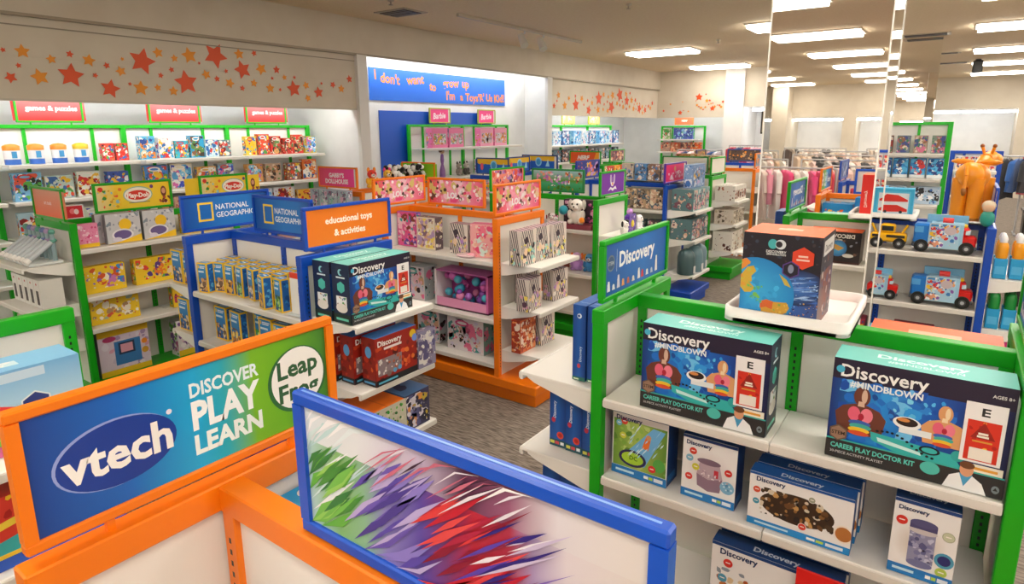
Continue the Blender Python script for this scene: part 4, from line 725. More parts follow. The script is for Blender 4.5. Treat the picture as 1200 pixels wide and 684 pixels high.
row('figure_box', 'beige figure box', 'on the middle end shelf, far green stand', 'box', [pack(.12, .25, .19, 'd8ccbc', ['8a7a64', 'b8a88a', '5a4a3a', 'e8e0d0'], i+3) for i in range(3)], [(-2.47, 8.42+.13*i, .743, PI/2) for i in range(4)])
row('figure_box', 'tall white printed box', 'on the lowest end shelf, far green stand', 'box', [pack(.24, .26, .27, 'eae4d8', ['8a4a30', 'c89a70', 'e8e0d4', '5a3020'], i+6, n=22, r=.06) for i in range(2)], [(-2.47, 8.48, .373, PI/2), (-2.47, 8.74, .373, PI/2)])
row('toy_box', 'orange vehicle picture box', 'on the tray of the far green stand', 'box', [pack(.3, .12, .26, 'b07a40', ['e0a040', '6a4a2c', 'd8c8a0', '8a8a80'], 71), pack(.3, .12, .24, 'c8b088', ['8a6a3c', 'e8dcc0', '5a4a30'], 72)], [(-3.14, 8.76, 1.375+.012, 0), (-2.83, 8.8, 1.375+.012, 0)], order=['left', 'right'])
trayobj('white tray on the far green stand rail', -2.98, 8.78, 1.374, .6, .24, .012)
gondola('gondola', 'orange-framed display stand far behind, left of the mirrored column', 'orange', (-3.1, 10.35, 0), 0, 1.1, front=(1.05, .72), right=(1.1, .8, .5), left=(1.05,))
sign('orange framed picture sign far behind beside the column', -2.55, 10.35, PI/2, 'orange', gen(SIGN_A, '7a8aa0', ['e8a050', '4a5a70', 'd8c8b0', 'c86a3a'], 77, 24, r=.14))
for zz, nm, bg in ((1.103, 'upper', 'e4ded8'), (.803, 'middle', 'ccc4bc'), (.503, 'lower', 'd8cec0')):
    row('figure_box', 'small white box', f'on the {nm} end shelf, far orange stand', 'box', [pack(.15, .26, .2, bg, ['3a3a40', 'a89a90', 'd86a3a', 'e8e4e0'], int(zz*100)+i, n=12, r=.07) for i in range(2)], [(-2.36, 10.17+.17*i, zz, PI/2) for i in range(3)])
gondola('gondola', 'blue-framed display stand farthest back in the middle column', 'blue', (-3.3, 12.0, 0), 0, 1.16, front=(1.05, .72), right=(1.05, .72)); sign('brown picture sign on the farthest blue stand', -3.25, 12.0, 0, '2a4a90', gen(SIGN_A, '5a4a44', ['e8902c', '8a6a4a', 'c8a070', '3a3a3a'], 78, 26, r=.14)); sign('dark blue framed yellow picture sign at far left end', -3.89, 11.5, PI/2, '3a2a70', gen(SIGN_A, '7a6a3c', ['e0c02c', '8a3a3a', '4a3a5a', 'c88a3a'], 79, 24, r=.14), w_=.5)
# ---------------------------------------------------------------- left aisle stands, running away from the camera (spine along Y)
PX = -5.3
gondola('gondola', 'green-framed display stand of modelling dough sets at far left', 'green', (PX, 2.36, 0), PI/2, 1.22, front=(1.18, .83, .59), left=(1.1, .8, .54), right=(1.0,), edepth=.3)
dough = Art(SIGN_A); dough.grad(0, 0, 1, 1, [(0, 'e8d8a0'), (.25, 'f2cc28'), (.5, 'f0d030'), (1, 'f4c81e')]); dough.ell(.06, .84, .1, .1, 'e0301c'); dough.blobs(.02, .05, .3, .8, ['e8602c', 'f0c020', '3a8a2c', '8ac0d0', 'd8a020'], 24, .03, .1, 4); dough.ell(.53, .54, .58, .34, '8fb8a8'); dough.ell(.53, .53, .54, .31, 'f4ecdc'); dough.ell(.53, .52, .46, .2, 'd8301c'); dough.text('Play-Doh', .53, .52, .26, 'fbf0e8', .04, maxw=.29); dough.rect(.4, .2, .68, .23, '6a6a60')
dough.ell(.88, .6, .12, .22, '6a2a1c'); dough.ell(.88, .62, .08, .12, 'd89a78'); dough.blobs(.8, .1, .98, .4, ['b04a30', '6a2a20', 'e8c0b0'], 12, .05, .1, 6); dough.ell(.72, .84, .07, .08, '6a3a78'); dough.ell(.3, .8, .07, .07, 'e8781c')
sign('yellow modelling dough sign in a green frame', -5.28, 2.3, PI/2, 'green', dough, w_=.58); sign('smaller yellow dough sign in green frame farther back', -5.4, 3.12, PI/2, 'green', dough, w_=.46)
sign('orange art sign on the end of the dough stand', -5.25, 1.71, 0, 'green', Art(SIGN_A, 'e8743c').grad(0, 0, 1, 1, [(0, 'f0642c'), (1, 'd89070')], True).text('art tools', .45, .52, .2, 'f4d8d8', .02), w_=.54)
rz = PI/2
row('dough_bag', 'pink heart bag', 'on the upper dough shelf', 'toy', pack(.13, .05, .17, 'e88ab0', ['f4c0d4', 'd84a80', 'fbe4ec'], 81, band='f0c020', n=22, r=.05), [(-5.08, 1.86, 1.183, rz)])
YF = Art(.24/.22, 'c8c8cc'); YF.blobs(0, .3, 1, 1, ['a8a8b0', '8a90a0', 'd8d8dc', '7a8a98'], 30, .03, .08, 2); YF.ell(.55, .62, .2, .2, 'f4c41c'); YF.ell(.45, .28, .34, .2, 'e8e4ec'); YF.ell(.45, .28, .28, .15, '6a5a90'); YF.poly([(0, 0), (1, 0), (1, .25), (.4, .06)], 'f2c422'); YF.ell(.28, .14, .14, .07, 'd8d0e0')
YB = carton(.24, .05, .22, '8a8a90', YF, name='dough_set')
row('dough_set', 'grey set with round yellow picture', 'on the upper dough shelf', 'box', YB, [(-5.15, 2.06, 1.183, rz), (-5.08, 2.1, 1.183, rz), (-5.12, 2.3, 1.183, rz), (-5.08, 2.34, 1.183, rz)][:2]+[(-5.08, 2.36, 1.183, rz)], order=['rear left', 'front left', 'right'])
YS = lambda w_, h, s, pal, d=.07: pack(w_, d, h, 'f0c828', pal, s, 'e0b820', n=30, r=.09, band='f2cc22')
row('dough_set', 'yellow carton of dough pots', 'right on the upper dough shelf', 'box', YS(.26, .16, 82, ['e8502c', '5ab0d0', 'f4e8d0', 'd8a0c0', '8ac04a']), [(-5.1, 2.68, 1.183, rz)])
row('dough_set', 'yellow dough set', 'on the second dough shelf', 'box', [YS(.3, .2, 83, ['3a8ad0', 'c878b8', 'f4e8d0', 'd85a2c', '8a6ac0']), YS(.3, .2, 84, ['e0402c', 'f0802c', '58b04a', 'f4d8b0', '5a3a8a']), YS(.28, .23, 85, ['f0e8e0', 'd8303c', 'c8c0c8', 'e89ab0', '58a058'])], [(-5.12, 1.93, .833, rz), (-5.12, 2.3, .833, rz), (-5.12, 2.64, .833, rz)])
row('dough_set', 'yellow dough set', 'on the third dough shelf', 'box', [YS(.34, .2, 86, ['e8dcc8', 'd85a3c', 'a8b8a0', 'f4ecdc', 'b08a60']), YS(.3, .22, 87, ['e8e0dc', 'c8405a', '7a3a4a', '58a04a', 'f4d0d8'])], [(-5.12, 1.98, .593, rz), (-5.12, 2.56, .593, rz)])
ov = Art(.36/.36, 'd8c8d8'); ov.blobs(0, .1, 1, .9, ['c8b8d0', 'e0d8e4', 'a890b8', 'd8a0b8'], 30, .03, .09, 3); ov.rect(0, .86, 1, 1, 'f0c422'); ov.rect(0, 0, 1, .12, 'f0c422'); ov.rect(.3, .2, .82, .72, '3a7ab8'); ov.rect(.38, .42, .7, .68, '2a3a5a'); ov.rect(.42, .46, .66, .64, 'e0a0b0'); ov.ell(.22, .8, .13, .06, 'b03a6a'); ov.ell(.9, .6, .06, .06, 'f0902c'); ov.ell(.9, .4, .07, .07, 'd8a02c')
row('dough_set', 'large dough set picturing a blue oven', 'on the green base', 'box', carton(.36, .12, .36, '6a6a70', ov), [(-5.13, 2.0, .178, rz)]); row('dough_set', 'pale floral dough set', 'right on the green base', 'box', pack(.3, .12, .3, 'e4dce0', ['c85a98', '7a4a90', '6ab04a', 'e8c0d8', 'f4ecf0'], 88, n=40, r=.06, band='f0c828'), [(-5.13, 2.55, .178, rz)])
def tubepack(s): return MB().box(-.027, .027, -.1, .1, .0, .02, 'dfe4e4', .006).cyl((0, -.1, .04), (0, .05, .15), .017, 'c4ccd2', 10).cyl((0, -.115, .03), (0, -.09, .048), .02, 'f2f0ee', 10).cyl((0, .05, .15), (0, .075, .17), .018, s, 8).cyl((0, .06, .02), (0, .06, .22), .015, '8fa6ac', 8).ell((0, .06, .22), .022, s, 8, 6)
row('paint_tube', 'clear craft tube', 'on the top end shelf under the art sign', 'craft supply', [tubepack(c).mesh('tube') for c in ('5a9a8a', '6a7ab0', 'a890b8')], [(-5.53+.078*i, 1.58, 1.103) for i in range(7)], 'plastic')
ab = Art(.1/.22, 'e8e6e0').rect(.25, .12, .75, .62, '3a3230').blobs(.25, .12, .75, .62, ['5a4a40', '2a2424', '8a7a68'], 10, .03, .07, 2).ell(.5, .85, .05, .04, 'c83a3a'); 
row('craft_box', 'white craft box with dark window', 'on the middle art end shelf', 'box', carton(.1, .14, .2, 'dedcd4', ab), [(-5.5+.105*i, 1.58, .803) for i in range(5)])
row('craft_box', 'long green and beige kit', 'on the lowest art end shelf', 'box', [pack(.24, .14, .14, 'd8d0bc', ['a89a80', '6a5a48', 'e8e4d8'], 90, n=24, r=.06), carton(.28, .14, .13, '8fc86a', Art(.28/.13, 'f0f0e4').text('WOOD BLOCK KIT', .5, .5, .2, '5a6a4a', .02, maxw=.8), Art(2, '9ad070'))], [(-5.45, 1.58, .543), (-5.16, 1.58, .543)])
ob('heart_card', MB().box(-.06, .06, -.004, .004, 0, .1, 'f4eeee', .001).art(Art(1.2, 'f4eeee').rect(.06, .06, .94, .94, 'd8202c').ell(.4, .55, .2, .2, 'f07a80').ell(.6, .5, .16, .2, 'fbe0e0'), (-.06, -.004, 0), (1, 0, 0), (0, 0, 1), (0, -1, 0), .1), 'carton', None, (-5.27, 1.87, 1.374), PI/2, 'small red heart card on the green rail by the art sign', 'card')
# Gabby stand
gondola('gondola', 'orange-framed display stand beyond the nature stand', 'orange', (PX-.02, 5.0, 0), PI/2, 1.2, front=(1.15, .8, .45), left=(1.15, .8, .45), right=(1.1,))
gab = Art(SIGN_A, 'e8447a').grad(0, 0, 1, 1, [(0, 'e04a6a'), (.6, 'ea3f86'), (1, 'f03f9a')]).text("GABBY'S", .5, .62, .34, 'f4ecf2', .04, maxw=.6).text('DOLLHOUSE', .5, .28, .34, 'f4ecf2', .04, maxw=.84)
sign("pink dollhouse sign in an orange frame", -5.42, 4.42, 0, 'orange', gab, w_=.63)
row('doll_box', 'lavender figure pack', 'under the pink dollhouse sign', 'doll', [pack(.13, .08, .24, 'a8b4c0', ['d8a8c0', '6a7a8a', 'e0d8e0', '7a4a6a', '8ac0b0'], 95+i, n=22) for i in range(3)], [(-5.56+.15*i, 4.25, 1.153) for i in range(4)])
row('doll_box', 'lavender figure pack', 'on the second shelf under the dollhouse sign', 'doll', [pack(.14, .08, .22, 'b8a8c0', ['d8a8c0', '6a7a8a', 'e0d8e0'], 98)], [(-5.56+.16*i, 4.25, .803) for i in range(4)])
plushes([('yellow and red plush atop the orange stand', plush('f0b820', 'e8402c', 'f0902c', 'top', s=.8), -5.22, 4.72, 1.377, 1.2), ('orange and pink plush atop the orange stand', plush('f07a2c', 'f0c040', 'e84a8a', 'top', s=.75), -5.22, 4.95, 1.377, 1.2)])
for i, (x, y, nm) in enumerate(((-5.25, 5.1, 'left'), (-5.25, 5.41, 'right'))):
    mb = MB(); rr = random.Random(i)
    for k in range(60):
        a = rr.random()*6.28; mb.ell((.13*rr.random()*math.cos(a), .13*rr.random()*math.sin(a), .05+.12*rr.random()), .028, rr.choice(['1a1818', 'f2f0ec']), 7, 5)
    ob('pompom_toy', mb, 'fabric', None, (x, y, 1.42), 0, f'{nm} black and white pompom toy above the doll sign', 'plush toy', 'black and white pompom toys')
gt = Art(SIGN_A, '7ad018').grad(0, 0, 1, 1, [(0, '6ad81c'), (1, '9ad420')]).text('surprise toys', .5, .36, .24, 'f0f8d8', .02, maxw=.72); sign('lime green toys sign in an orange frame', -5.36, 5.6, 0, 'orange', gt, w_=.55)
# water toy stand
gondola('gondola', 'blue-framed display stand of bright boxes left of the green stand', 'blue', (PX, 7.5, 0), PI/2, 1.14, front=(1.1, .75, .4), left=(1.1, .75), right=(1.1,))
wt = Art(SIGN_A, '1560c8').rect(0, .62, 1, 1, 'f4c020').poly([(0, .7), (.12, .5), (.25, .66), (.4, .48), (.6, .66), (.8, .46), (1, .66), (1, .3), (0, .3)], '1560c8').ell(.5, .55, .3, .36, '8fd0f0').ell(.5, .55, .2, .24, '3a9ad8').ell(.14, .45, .14, .26, 'f0586a').poly([(.72, .2), (.8, .75), (.85, .2)], 'a8e0f4')
sign('yellow and blue splash sign, left of three', -5.23, 6.93, 0, '1a3a80', wt, w_=.56); sign('yellow and blue splash sign, narrow middle one', -5.15, 7.44, PI/2, '1a3a80', wt, w_=.56); sign('yellow and blue splash sign, right of three', -5.2, 8.08, 0, '1a3a80', wt, w_=.64)
row('toy_box', 'bright boxed toy', 'on the near end of the splash sign stand', 'box', [pack(.17, .1, .2, bg, ['f0c020', 'e84a5a', '3aa0e0', 'f4f0f0'], 110+i) for i, bg in enumerate(('e8e0e0', '2a6ac0', 'e8d0d8'))], [(-5.5+.19*i, 6.78, 1.103) for i in range(3)])
gondola('gondola', 'green-framed display stand of blasters far left', 'green', (PX, 10.4, 0), PI/2, 1.2, front=(1.1, .75, .4), left=(1.05, .7))
nf = Art(SIGN_A, 'f05a14').poly([(.78, 0), (1, 0), (1, 1), (.9, 1)], 'f8a020').text('NERF', .46, .52, .5, 'f8ece0', .06, shear=.3).poly([(.2, .2), (.75, .28), (.74, .22), (.2, .14)], 'f8d8a0'); sign('orange blaster sign with slanted white lettering', -5.36, 9.8, 0, 'green', nf, w_=.62)
sign('green framed portrait picture sign behind the blaster sign', -5.26, 10.86, PI/2, 'green', gen(SIGN_A, '8a5a5a', ['d8a080', '5a2a5a', 'e8c8b0', 'c84a3a', '3a2a3a'], 120, 30, r=.14), w_=.62)
row('toy_box', 'red boxed toy', 'on the upper aisle shelf of blaster stand', 'box', [pack(.24, .1, .24, bg, ['f0c020', 'e8402c', 'f4f0e0', '3a3a4a'], 123+i) for i, bg in enumerate(('e8d8c8', 'd83a2c', 'f0a020', 'd8301c'))], [(-5.12, 9.95+.27*i, 1.103, rz) for i in range(4)])
# ---------------------------------------------------------------- near left green stand
gondola('gondola', 'green-framed display stand at the left edge with a large playset', 'green', (-3.2, .55, 0), 0, 1.2, right=(1.0, .66, .36))
pf = Art(.5/.27, '9ac8e8'); pf.grad(0, 0, 1, 1, [(0, '58a03c'), (.35, '8ac050'), (.5, 'b8dcf0'), (1, '7ab8e8')], True); pf.rect(.28, .86, .8, .97, 'c8e0f4'); pf.blobs(0, 0, 1, .22, ['d8383c', 'f0a8b8', 'f4e8e8', '5a9a3c', 'c85a90', '3a3a5a'], 50, .03, .07, 1)
pf.poly([(.3, .1), (.36, .1), (.37, .45), (.46, .5), (.55, .45), (.56, .1), (.62, .1), (.63, .55), (.46, .66), (.3, .55)], 'e8464a'); pf.ell(.46, .3, .14, .16, 'a8d060'); pf.blobs(.0, .25, .22, .6, ['d8301c', '3a4a6a', 'f0b020', '58708a'], 16, .06, .14, 2); pf.ell(.08, .2, .15, .16, 'f0b020'); pf.ell(.08, .2, .09, .1, 'd89010'); pf.reg(.73, .52, .17, 6, 'e8ecf2'); pf.reg(.73, .52, .15, 6, '2a3a80'); pf.rect(.67, .48, .79, .55, 'd8dce8'); pf.blobs(.8, .15, .98, .5, ['f0c020', 'c868b0', '8a4ab0', 'f0a020'], 14, .05, .1, 3)
ob('playset_box', carton(.5, .16, .27, '8ac0e8', pf, Art(.5/.16, '8ac4ee').rect(.3, .3, .7, .6, 'd8ecf8').blobs(.3, .3, .7, .6, ['e8a0b0', 'f4f4f8'], 8, .05, .14, 4)), None, None, (-2.42, .53, 1.003), PI/2, 'large sky blue garden playset box on the left green stand', 'box')
hb = Art(.42/.24, 'd83a2c'); hb.rect(0, 0, 1, .16, '2a5ac0'); hb.poly([(0, .35), (.5, .5), (1, .4), (1, .16), (0, .16)], '3ab0b0'); hb.poly([(0, .16), (1, .16), (1, .22), (0, .22)], 'f0c830'); hb.poly([(0, .5), (.5, .66), (1, .52), (1, .6), (.5, .76), (0, .6)], 'f0d040'); hb.ell(.75, .3, .13, .12, 'f4f0e8'); hb.ell(.75, .3, .1, .09, '2a2a30'); hb.rect(.72, .2, .78, .4, 'f4f0e8'); hb.rect(.66, .28, .84, .32, 'f4f0e8'); hb.blobs(0, .7, 1, 1, ['b0201c', '3a8a4a', 'f0c020', 'e8502c'], 16, .05, .12, 4)
row('playset_box', 'red roofed house playset box', 'on the left stand\'s middle end shelf', 'box', carton(.42, .14, .24, 'c83a2c', hb), [(-2.35, .62, .663, PI/2), (-2.36, .45, .663, PI/2)][:1])
row('playset_box', 'blue and yellow playset box', 'on the left stand\'s lowest end shelf', 'box', pack(.4, .14, .24, '2a6ac0', ['f0c020', 'e8402c', '3ab0b0'], 131), [(-2.35, .6, .363, PI/2)])
# ---------------------------------------------------------------- tall wall racks
def rack(label, loc, rz, bays, bw, zs, T=2.07, depth=.36, colour='green', mid=True):
    c = {'green': '17b81f'}.get(colour, colour) if colour == 'green' else COLR[colour]
    g = root('wall_rack', label, 'shelf rack', loc, rz, 'tall wall racks'); W2 = bays*bw/2
    for i in range(bays+1):
        x = -W2+i*bw
        ob('post', MB().box(x-.025, x+.025, -.05, -.005, 0, T, c, .003), 'painted_steel', g)
        ob('foot', MB().box(x-.02, x+.02, -depth-.02, -.05, 0, .12, c, .004), 'painted_steel', g)
    for i in range(bays):
        x = -W2+(i+.5)*bw
        ob('top_rail', MB().box(x-bw/2+.025, x+bw/2-.025, -.045, -.01, T-.035, T, c, .002), 'painted_steel', g); ob('back_board', MB().box(x-bw/2+.025, x+bw/2-.025, -.005, .008, .1, T-.03, 'efeeec'), 'painted_steel', g)
        for q in (-.25, .25):
            if mid: ob('slot_post', MB().box(x+q*bw-.014, x+q*bw+.014, -.03, -.006, .1, T-.03, c), 'painted_steel', g)
        for z in zs: shelf(g, x, -.05, z, 0, bw-.055, depth, False)
    return g
WX = -7.45
rack('long green wall rack of board games under the starred bulkhead', (WX, 3.2, 0), PI/2, 4, 1.19, (1.70, 1.36, 1.0, .6, .2))
GP = Art(.52/.2, 'e8383c').grad(0, 0, 1, 1, [(0, 'e02a2c'), (1, 'f08a8c')], True).text('games & puzzles', .5, .55, .3, 'fbf2f0', .05, maxw=.86)
for y, nm in ((1.4, 'leftmost'), (2.55, 'left'), (3.78, 'middle'), (4.96, 'right')):
    sign(f'{nm} red games and puzzles sign on the wall rack', WX+.03, y, PI/2, '2fc02a', GP, w_=.58, h=.26, z=2.09, stem=.02)
PALS = [['f0902c', 'f4f0e8', '3a7ac0', 'e8d8b0', '2a4a90'], ['d8302c', 'f0c040', 'f4ece0', '8a1a1c'], ['3aa0d8', 'd8302c', 'f4f0f0', '2a6ab0', 'f0c020'], ['f0c428', 'e8502c', '58a048', 'f4ecd8', '3a6ab0'], ['8a5a3c', 'd8a060', '3a2a20', 'e8d8c0', '5a8a48'], ['58a8e0', '8ad0f0', 'f4f4f8', '3a4ac0', 'd86ab0'], ['5ab04a', 'f4f4f0', '3a6ab8', 'e85a3c', '2a2a30']]
def gamerow(bay, y0, y1, z, hs, seed, bayname, shelfname, bgs, x=WX):
    R = random.Random(seed); n = len(bgs); step = (y1-y0)/n; me = []; pl = []
    for i, bg in enumerate(bgs):
        w_ = step*R.uniform(.78, .94); h = R.uniform(*hs); me.append(pack(w_, .07, h, bg, PALS[R.randrange(7)], seed*20+i, n=22, r=.11, logo=R.choice([None, 'f4f0ec', 'd8302c'])))
        pl.append((x+.25+R.uniform(-.03, .05), y0+step*(i+.5), z+.003, PI/2+R.uniform(-.08, .08)))
    row('game_box', 'game box', f'on the {shelfname} shelf, {bayname} games bay', 'game', me, pl, group='boxed games on the wall rack')
BY = [(.86, 1.97, 'leftmost'), (2.05, 3.16, 'second'), (3.24, 4.35, 'third'), (4.43, 5.54, 'rightmost')]
def tub(i): return MB().cyl((0, 0, 0), (0, 0, .13), .062, 'eeeef2', 14, .066).cyl((0, 0, .0), (0, 0, .05), .0635, '3a6ac0', 14).lathe([(.068, .13), (.068, .17), (.04, .185), (0, .19)], 'f0902c' if i < 3 else 'e0c030', n=14).box(-.02, .02, -.068, -.063, .06, .12, '4a9ad0')
row('game_tub', 'round game tub', 'on the top shelf, second games bay', 'game', [tub(i).mesh('tub') for i in range(4)], [(WX+.25, 2.12+.19*i, 1.703, PI/2) for i in range(4)], 'plastic')
gamerow(1, 2.86, 3.14, 1.70, (.17, .18), 1, 'second', 'top', ['d8302c', 'd83028'])
gamerow(2, 3.24, 4.3, 1.70, (.18, .25), 2, 'third', 'top', ['58b0d8', 'e8e4e0', '3ab0c8', '2a9ac8', 'c8e0e8', '6a8a90'])
gamerow(3, 4.45, 5.5, 1.70, (.19, .26), 3, 'rightmost', 'top', ['f0c840', 'd8442c', 'd8302c', 'c82c24', 'd83a2c', 'c8b03a'])
gamerow(0, .9, 1.95, 1.70, (.2, .26), 4, 'leftmost', 'top', ['3a8ac8', 'f0c040', 'd84a3c'])
gamerow(1, 2.05, 3.1, 1.36, (.22, .28), 5, 'second', 'second', ['7ab8e0', 'c8dcd8', 'e8f0e8', '3a5ab8']); gamerow(2, 3.26, 4.32, 1.36, (.22, .28), 6, 'third', 'second', ['4a8ad8', 'f4e8d0', 'e8b860', '8a8a90'])
gamerow(3, 4.45, 5.5, 1.36, (.22, .28), 7, 'rightmost', 'second', ['d89a5a', 'c8a890', '8a5a40', 'e8782c']); gamerow(0, .9, 1.95, 1.36, (.22, .28), 8, 'leftmost', 'second', ['58b0e0', 'e0e8f0', 'f0c040'])
gamerow(1, 2.05, 3.1, 1.0, (.22, .3), 9, 'second', 'third', ['a8c8d8', 'e8d8c8', 'd8e0d0', '8ab0d0']); gamerow(2, 3.26, 4.32, 1.0, (.22, .3), 10, 'third', 'third', ['c8d8e0', 'e8c0a8', '8a9ab0', 'd8c8d8']); gamerow(3, 4.45, 5.5, 1.0, (.22, .3), 13, 'rightmost', 'third', ['d8e0f0', 'e8e8f0', 'f0b830'])
gamerow(1, 2.05, 3.1, .6, (.24, .3), 14, 'second', 'fourth', ['a8c8d8', 'e8d8c8', '58a8d0']); gamerow(3, 4.45, 5.5, .6, (.24, .3), 15, 'rightmost', 'fourth', ['d8e0f0', 'e8b8b0', 'f0b830'])
# doll racks in the alcove
rack('green rack of boxed dolls in front of the blue alcove wall', (-6.92, 8.3, 0), PI/2, 2, 1.28, (1.72, 1.26, .85, .4), 2.08, .34)
bb = Art(.42/.2, 'f0468c').text('Barbie', .5, .5, .62, 'fbeef4', .03, maxw=.7, shear=.2, rot=.06)
for y, nm in ((7.75, 'left'), (8.98, 'right')): sign(f'{nm} pink doll sign on the alcove rack', -6.9, y, PI/2, 'b0b83a', bb, w_=.5, h=.24, z=2.1, stem=.02)
DB = [pack(.36, .12, .3, 'e878a8', ['8a9ab0', 'e8c040', 'c87850', 'd8e0e8', '6aa06a', 'e0a8c0'], 140+i, 'f07ab0', win='b8b0b8', n=34, r=.12) for i in range(2)]
row('doll_set_box', 'pink framed doll set', 'on the top alcove shelf, left bay', 'doll', DB, [(-6.68, 7.42, 1.723, PI/2), (-6.68, 7.82, 1.723, PI/2)]); row('doll_set_box', 'pink framed doll set', 'on the top alcove shelf, right bay', 'doll', [pack(.36, .12, .3, 'f0a0c0', ['e8e4ec', 'f0a040', 'd8c8d0', 'c88050', '8a7a8a'], 150+i, 'f07ab0', win='c8b8c0', n=34, r=.12) for i in range(2)], [(-6.68, 8.62, 1.723, PI/2), (-6.68, 9.02, 1.723, PI/2)])
row('doll_set_box', 'small white doll box', 'on the second alcove shelf, right bay', 'doll', [pack(.2, .1, .24, 'f0ecee', ['e04a5a', '5a3a7a', 'f0a0b8', 'd8c8d0'], 155+i) for i in range(3)], [(-6.68, 8.5+.25*i, 1.263, PI/2) for i in range(3)])
plushes([('left grey plush horse on the alcove shelf', plush('8a8078', 'a89a90', '4a3a34', 'top', s=.8), -6.7, 7.95, 1.263, PI/2), ('right dark plush horse on the alcove shelf', plush('4a4440', 'c8c0b8', '2a2422', 'top', s=.8), -6.7, 8.13, 1.263, PI/2)])
ob('doll', MB().lathe([(.05, 0), (.045, .1), (.02, .2), (.03, .26), (.025, .34), (.012, .36)], '8a5aa0', n=10).ell((0, 0, .4), .04, 'd8a888', 8, 6).ell((-.01, 0, .415), (.05, .05, .045), '6a3a24', 8, 6), 'plastic', None, (-6.7, 7.55, 1.263), 0, 'standing doll in a purple dress on the alcove shelf', 'doll')
rack('green rack of blue toys under the farther starred bulkhead', (-7.2, 12.6, 0), PI/2, 3, 1.2, (1.66, 1.3, .9, .5), 2.08, .36, mid=False)
for i, y in enumerate((11.4, 12.6, 13.8)):
    sign(f'{["left", "middle", "right"][i]} pale orange header sign on the far blue toy rack', -7.17, y-.3, PI/2, 'c8c830', gen(2.5, 'f0b878', ['f4d8a8', 'e89a5a', 'f8ece0'], 160+i, 10, r=.2), w_=.55, h=.24, z=2.1, stem=.02)
    row('toy_box', 'blue and white boxed toy', f'on the top shelf, {["left", "middle", "right"][i]} far rack bay', 'box', [pack(.3, .15, .3, bg, ['3a9ad8', 'f4f4f8', '1a4a90', 'a8d8f0', 'e8c0d0'], 164+i*4+k, n=26, r=.12) for k, bg in enumerate(('78b8e8', 'd8e4ec', '2a5a9a'))], [(-6.98, y-.36+.36*k, 1.663, PI/2) for k in range(3)])
    row('toy_box', 'dark boxed toy', f'on the second shelf, {["left", "middle", "right"][i]} far rack bay', 'box', [pack(.3, .15, .26, bg, ['c86a3a', '8ac0d0', '3a4a5a', 'e8e0e0'], 180+i*4+k) for k, bg in enumerate(('8a8a90', '5a7a8a', '3a3a44'))], [(-6.98, y-.36+.36*k, 1.303, PI/2) for k in range(3)])
rack('green rack of boxed toys on the far corner wall', (-6.0, 16.3, 0), 0, 1, 1.15, (1.72, 1.4, 1.0, .5), 2.06, .36)
sign('orange header sign on the far corner rack', -5.98, 16.25, 0, 'f08a2c', Art(SIGN_A, 'f07a50').text('NERF', .5, .5, .4, 'fbf0e8', .05), w_=.5, h=.2, z=2.09, stem=.02)
row('toy_box', 'boxed toy', 'on the top shelf of far corner rack', 'box', [pack(.2, .12, .26, '8aa86a', ['d83a3c', '3aa04a', 'f0e0e0'], 200), pack(.5, .12, .28, '4a5ab0', ['8ac0e8', 'd8e8f4', '58b06a', '2a3a80'], 201, n=40)], [(-6.35, 16.05, 1.723), (-5.9, 16.05, 1.723)])
row('toy_box', 'red boxed toy', 'on the second shelf of far corner rack', 'box', [pack(.26, .12, .24, bg, ['e8502c', 'f0c8a0', '5a3a3a', 'd8a080'], 205+i) for i, bg in enumerate(('b08a7a', 'c86a4a', '8a5a5a', 'e86a20'))], [(-6.36+.27*i, 16.05, 1.403) for i in range(4)])
# ---------------------------------------------------------------- truck stand behind the column
gondola('gondola', 'blue-framed display stand of toy trucks right of the mirrored column', 'blue', (-.38, 5.2, 0), 0, 1.2, front=(1.185, .83, .48), right=(1.05, .72, .4), left=(1.05,), depth=.29)
def wheel(x, y, r): return MB().cyl((x, y-.012, r), (x, y+.012, r), r, '1c1c1e', 18).cyl((x, y-.016, r), (x, y+.016, r), r*.5, '4a4a4e', 14).cyl((x, y-.018, r), (x, y+.018, r), r*.28, 'b8bcc0', 10)
def truck(label, x, y, z, rz=0, s=1):
    t = root('toy_truck', label, 'toy truck', (x, y, z), rz, 'red and blue toy trucks'); t.scale = (s, s, s)
    ob('chassis', MB().box(-.18, .18, -.05, .05, .03, .055, '5a6068', .004), 'plastic', t)
    ob('crate', MB().box(-.175, -.08, -.06, .06, .055, .19, '1f78d0', .012).box(-.17, -.12, -.062, -.058, .13, .17, '58a8e8'), 'plastic', t)
    A = gen(.2/.2, 'a8d0e8', ['d8302c', 'f0c030', 'e8a080', 'c8e4f0', '3a7ac0', 'f4f0f0', '8a5ab0'], 210, 44, r=.09); A.ell(.7, .72, .2, .16, 'c8b8c0'); A.rect(.05, .86, .3, .95, '3a8ac8')
    ob('sleeve', MB().box(-.08, .1, -.064, .064, .03, .2, '9ac8e4', .002).art(A, (-.09, -.064, .03), (1, 0, 0), (0, 0, 1), (0, -1, 0), .17).box(-.11, .12, .05, .064, .17, .245, '7ab8dc', .002).cyl((-.02, 0, .21), (.04, 0, .21), .022, 'd8302c', 10), 'carton', t)
    ob('cab', MB().box(.085, .175, -.055, .055, .045, .12, 'd8201c', .012).box(.085, .135, -.05, .05, .12, .175, 'd8201c', .014).box(.11, .138, -.052, .052, .13, .16, 'c8e0ec', .004).box(.165, .18, -.045, .045, .05, .08, 'b8bcc0', .004).box(.09, .12, -.03, .03, .175, .195, 'f0c020', .006), 'plastic', t)
    for wx in (-.125, .125):
        for wy in (-.062, .062): ob('wheel', wheel(wx, wy, .042), 'plastic', t)
